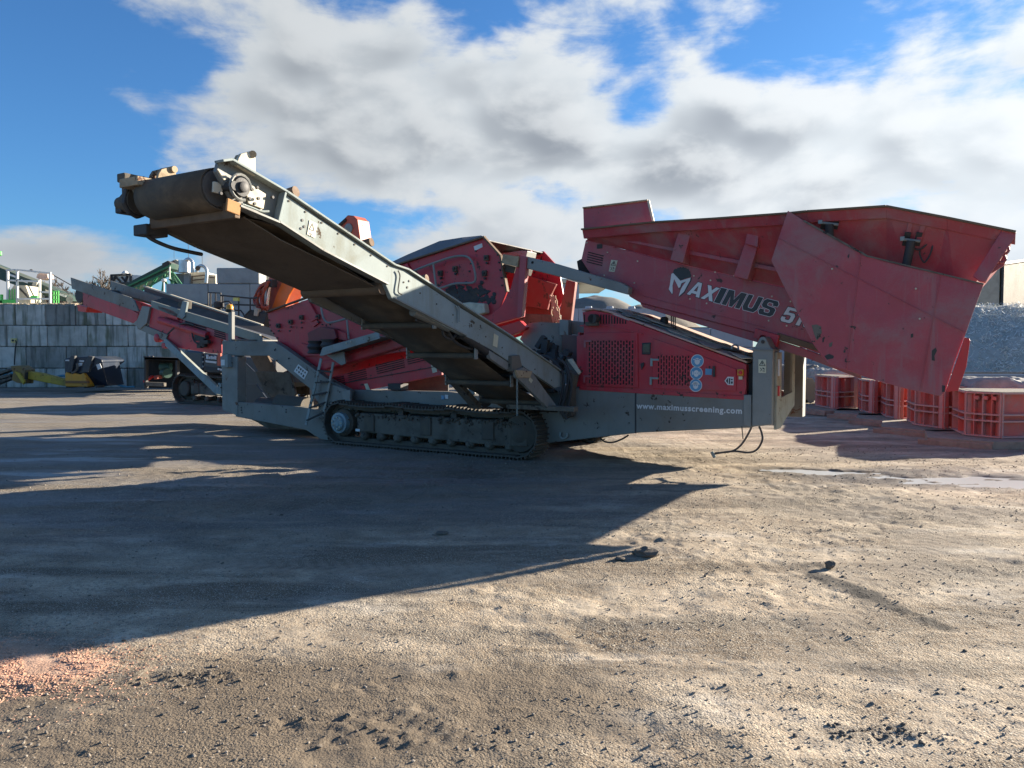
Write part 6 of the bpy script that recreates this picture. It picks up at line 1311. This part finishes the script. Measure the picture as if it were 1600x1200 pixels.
for k,(l,f,RL,yt,lb) in enumerate(MOULDS):
    zb=.13; L_=gp(*l,z=zb); F_=gp(*f,z=zb); L_.z=F_.z=0
    ztop=EYE+ray(f[0],yt).z*(F_.y/ray(f[0],yt).y); h=ztop-zb
    if k: RL=max(.5,(MOULDS[k-1][0][0]-7-800)/F*(F_.y+.25)-F_.x)
    Rr=F_+Vector((RL,.22+.05*k,0)); Bk=L_+Vector((.35,.95,0)); R2=Rr+Vector((.05,.8,0))
    th=thing('steel_mould',lb,'mould',F_,'red steel moulds standing in a row')
    face(L_,F_,zb,h,th,4 if k in(0,) else 3); face(F_,Rr,zb,h,th,2); face(L_,Bk,zb,h,th,2); face(Bk,R2,zb,h,th,2); face(Rr,R2,zb,h,th,2)
    MB().prism([p+UP*(zb+h-.02) for p in (L_,F_,Rr,R2,Bk)],UP*.02).build('top_plate',MUD,th)
    # timber bearers
    tb=thing('timber_base',['timber bearers under the nearest red mould','timber bearers under the second red mould from the right','timber bearers under the middle red mould','timber bearers under the fourth red mould','timber bearers under the farthest red mould'][k],'timber',L_,'timber bases under the red moulds')
    q=L_+Vector((-.75,-.25,0)); q2=F_+Vector((-.35,-.38,0)); 
    MB().prism([q,q2,q2+Vector((RL+.5,.02,0)),R2,Bk+Vector((-.5,0,0))],UP*.125).build('timber_deck',WOOD,tb,.008)
    MB().prism([q+Vector((-.12,.06,0)),q2+Vector((-.04,-.05,0)),q2+Vector((.0,.04,0)),q+Vector((-.05,.14,0))],UP*.09).build('bearer',WOOD,tb,.008)
def tarp(name,label,c,rx,ry,z,drop,seed,rot=0,n=34,amp=.10,mat=TARP):
    X,Y=np.meshgrid(np.linspace(-1,1,n),np.linspace(-1,1,n)); e=np.maximum(abs(X),abs(Y))
    nz=fbm(X*rx*1.0+5,Y*ry+5,2.4,4,seed)-.5; rd=1-abs(2*fbm(X*rx+3,Y*ry+8,3.0,3,seed+3)-1); Z=z+nz*amp*1.4+rd*amp*.6-smooth(e,.66,1)*drop*(.6+fbm(X*2+4,Y*2+4,1.3,2,seed+1))
    pull=1-.18*smooth(e,.7,1); V=[]
    for j in range(n):
        for i in range(n):
            x=X[j,i]*rx*pull[j,i]; y=Y[j,i]*ry*pull[j,i]; V.append(Vector((c.x+x*math.cos(rot)-y*math.sin(rot),c.y+x*math.sin(rot)+y*math.cos(rot),float(Z[j,i]))))
    mb=MB(); mb.add(V,[(j*n+i,j*n+i+1,(j+1)*n+i+1,(j+1)*n+i) for j in range(n-1) for i in range(n-1)]); o=mb.build(name,mat,loc=Vector((c.x,c.y,z)),nofix=True); s_=o.modifiers.new('thickness','SOLIDIFY'); s_.thickness=.012
    return tag(o,label,'tarpaulin')
c1=gp(1575,700); tarp('tarpaulin','rolled pale grey sheet lying on top of the nearest red mould',Vector((9.1,14.15,0)),1.25,.75,.92,.12,3,amp=.13)
tarp('tarpaulin','crumpled pale sheet hanging over the fourth and farthest red moulds',Vector((9.3,18.2,0)),1.1,1.1,.92,.28,5,amp=.12)
tarp('tarpaulin','pale sheet lying over the farthest red mould',Vector((8.9,20.6,0)),1.1,.9,.93,.2,6,amp=.12)
DT=surf('dark_grey_tarpaulin',(.13,.13,.12),.6,amt=.4,dirt=(.22,.2,.17),scale=3,bump=.4)
tarp('tarpaulin','dark grey tarpaulin draped to the ground left of the farthest red mould',Vector((8.15,22.4,0)),.85,.8,.98,.95,9,amp=.16,mat=DT)
wb=gp(1290,644); pb=MB()
for a,b in (((1255,640),(1290,645)),((1262,646),(1296,650)),((1352,663),(1386,665)),((1366,666),(1384,667))):
    A_,B_=gp(*a),gp(*b); pb.bar(A_+UP*.03,B_+UP*.03,.12,.05)
tag(pb.build('loose_planks',WOOD,loc=wb),'loose planks lying on the dirt in front of the timber bearers','planks')
print('objects',len(bpy.data.objects),'tris',sum(len(o.data.polygons) for o in bpy.data.objects if o.type=='MESH'))
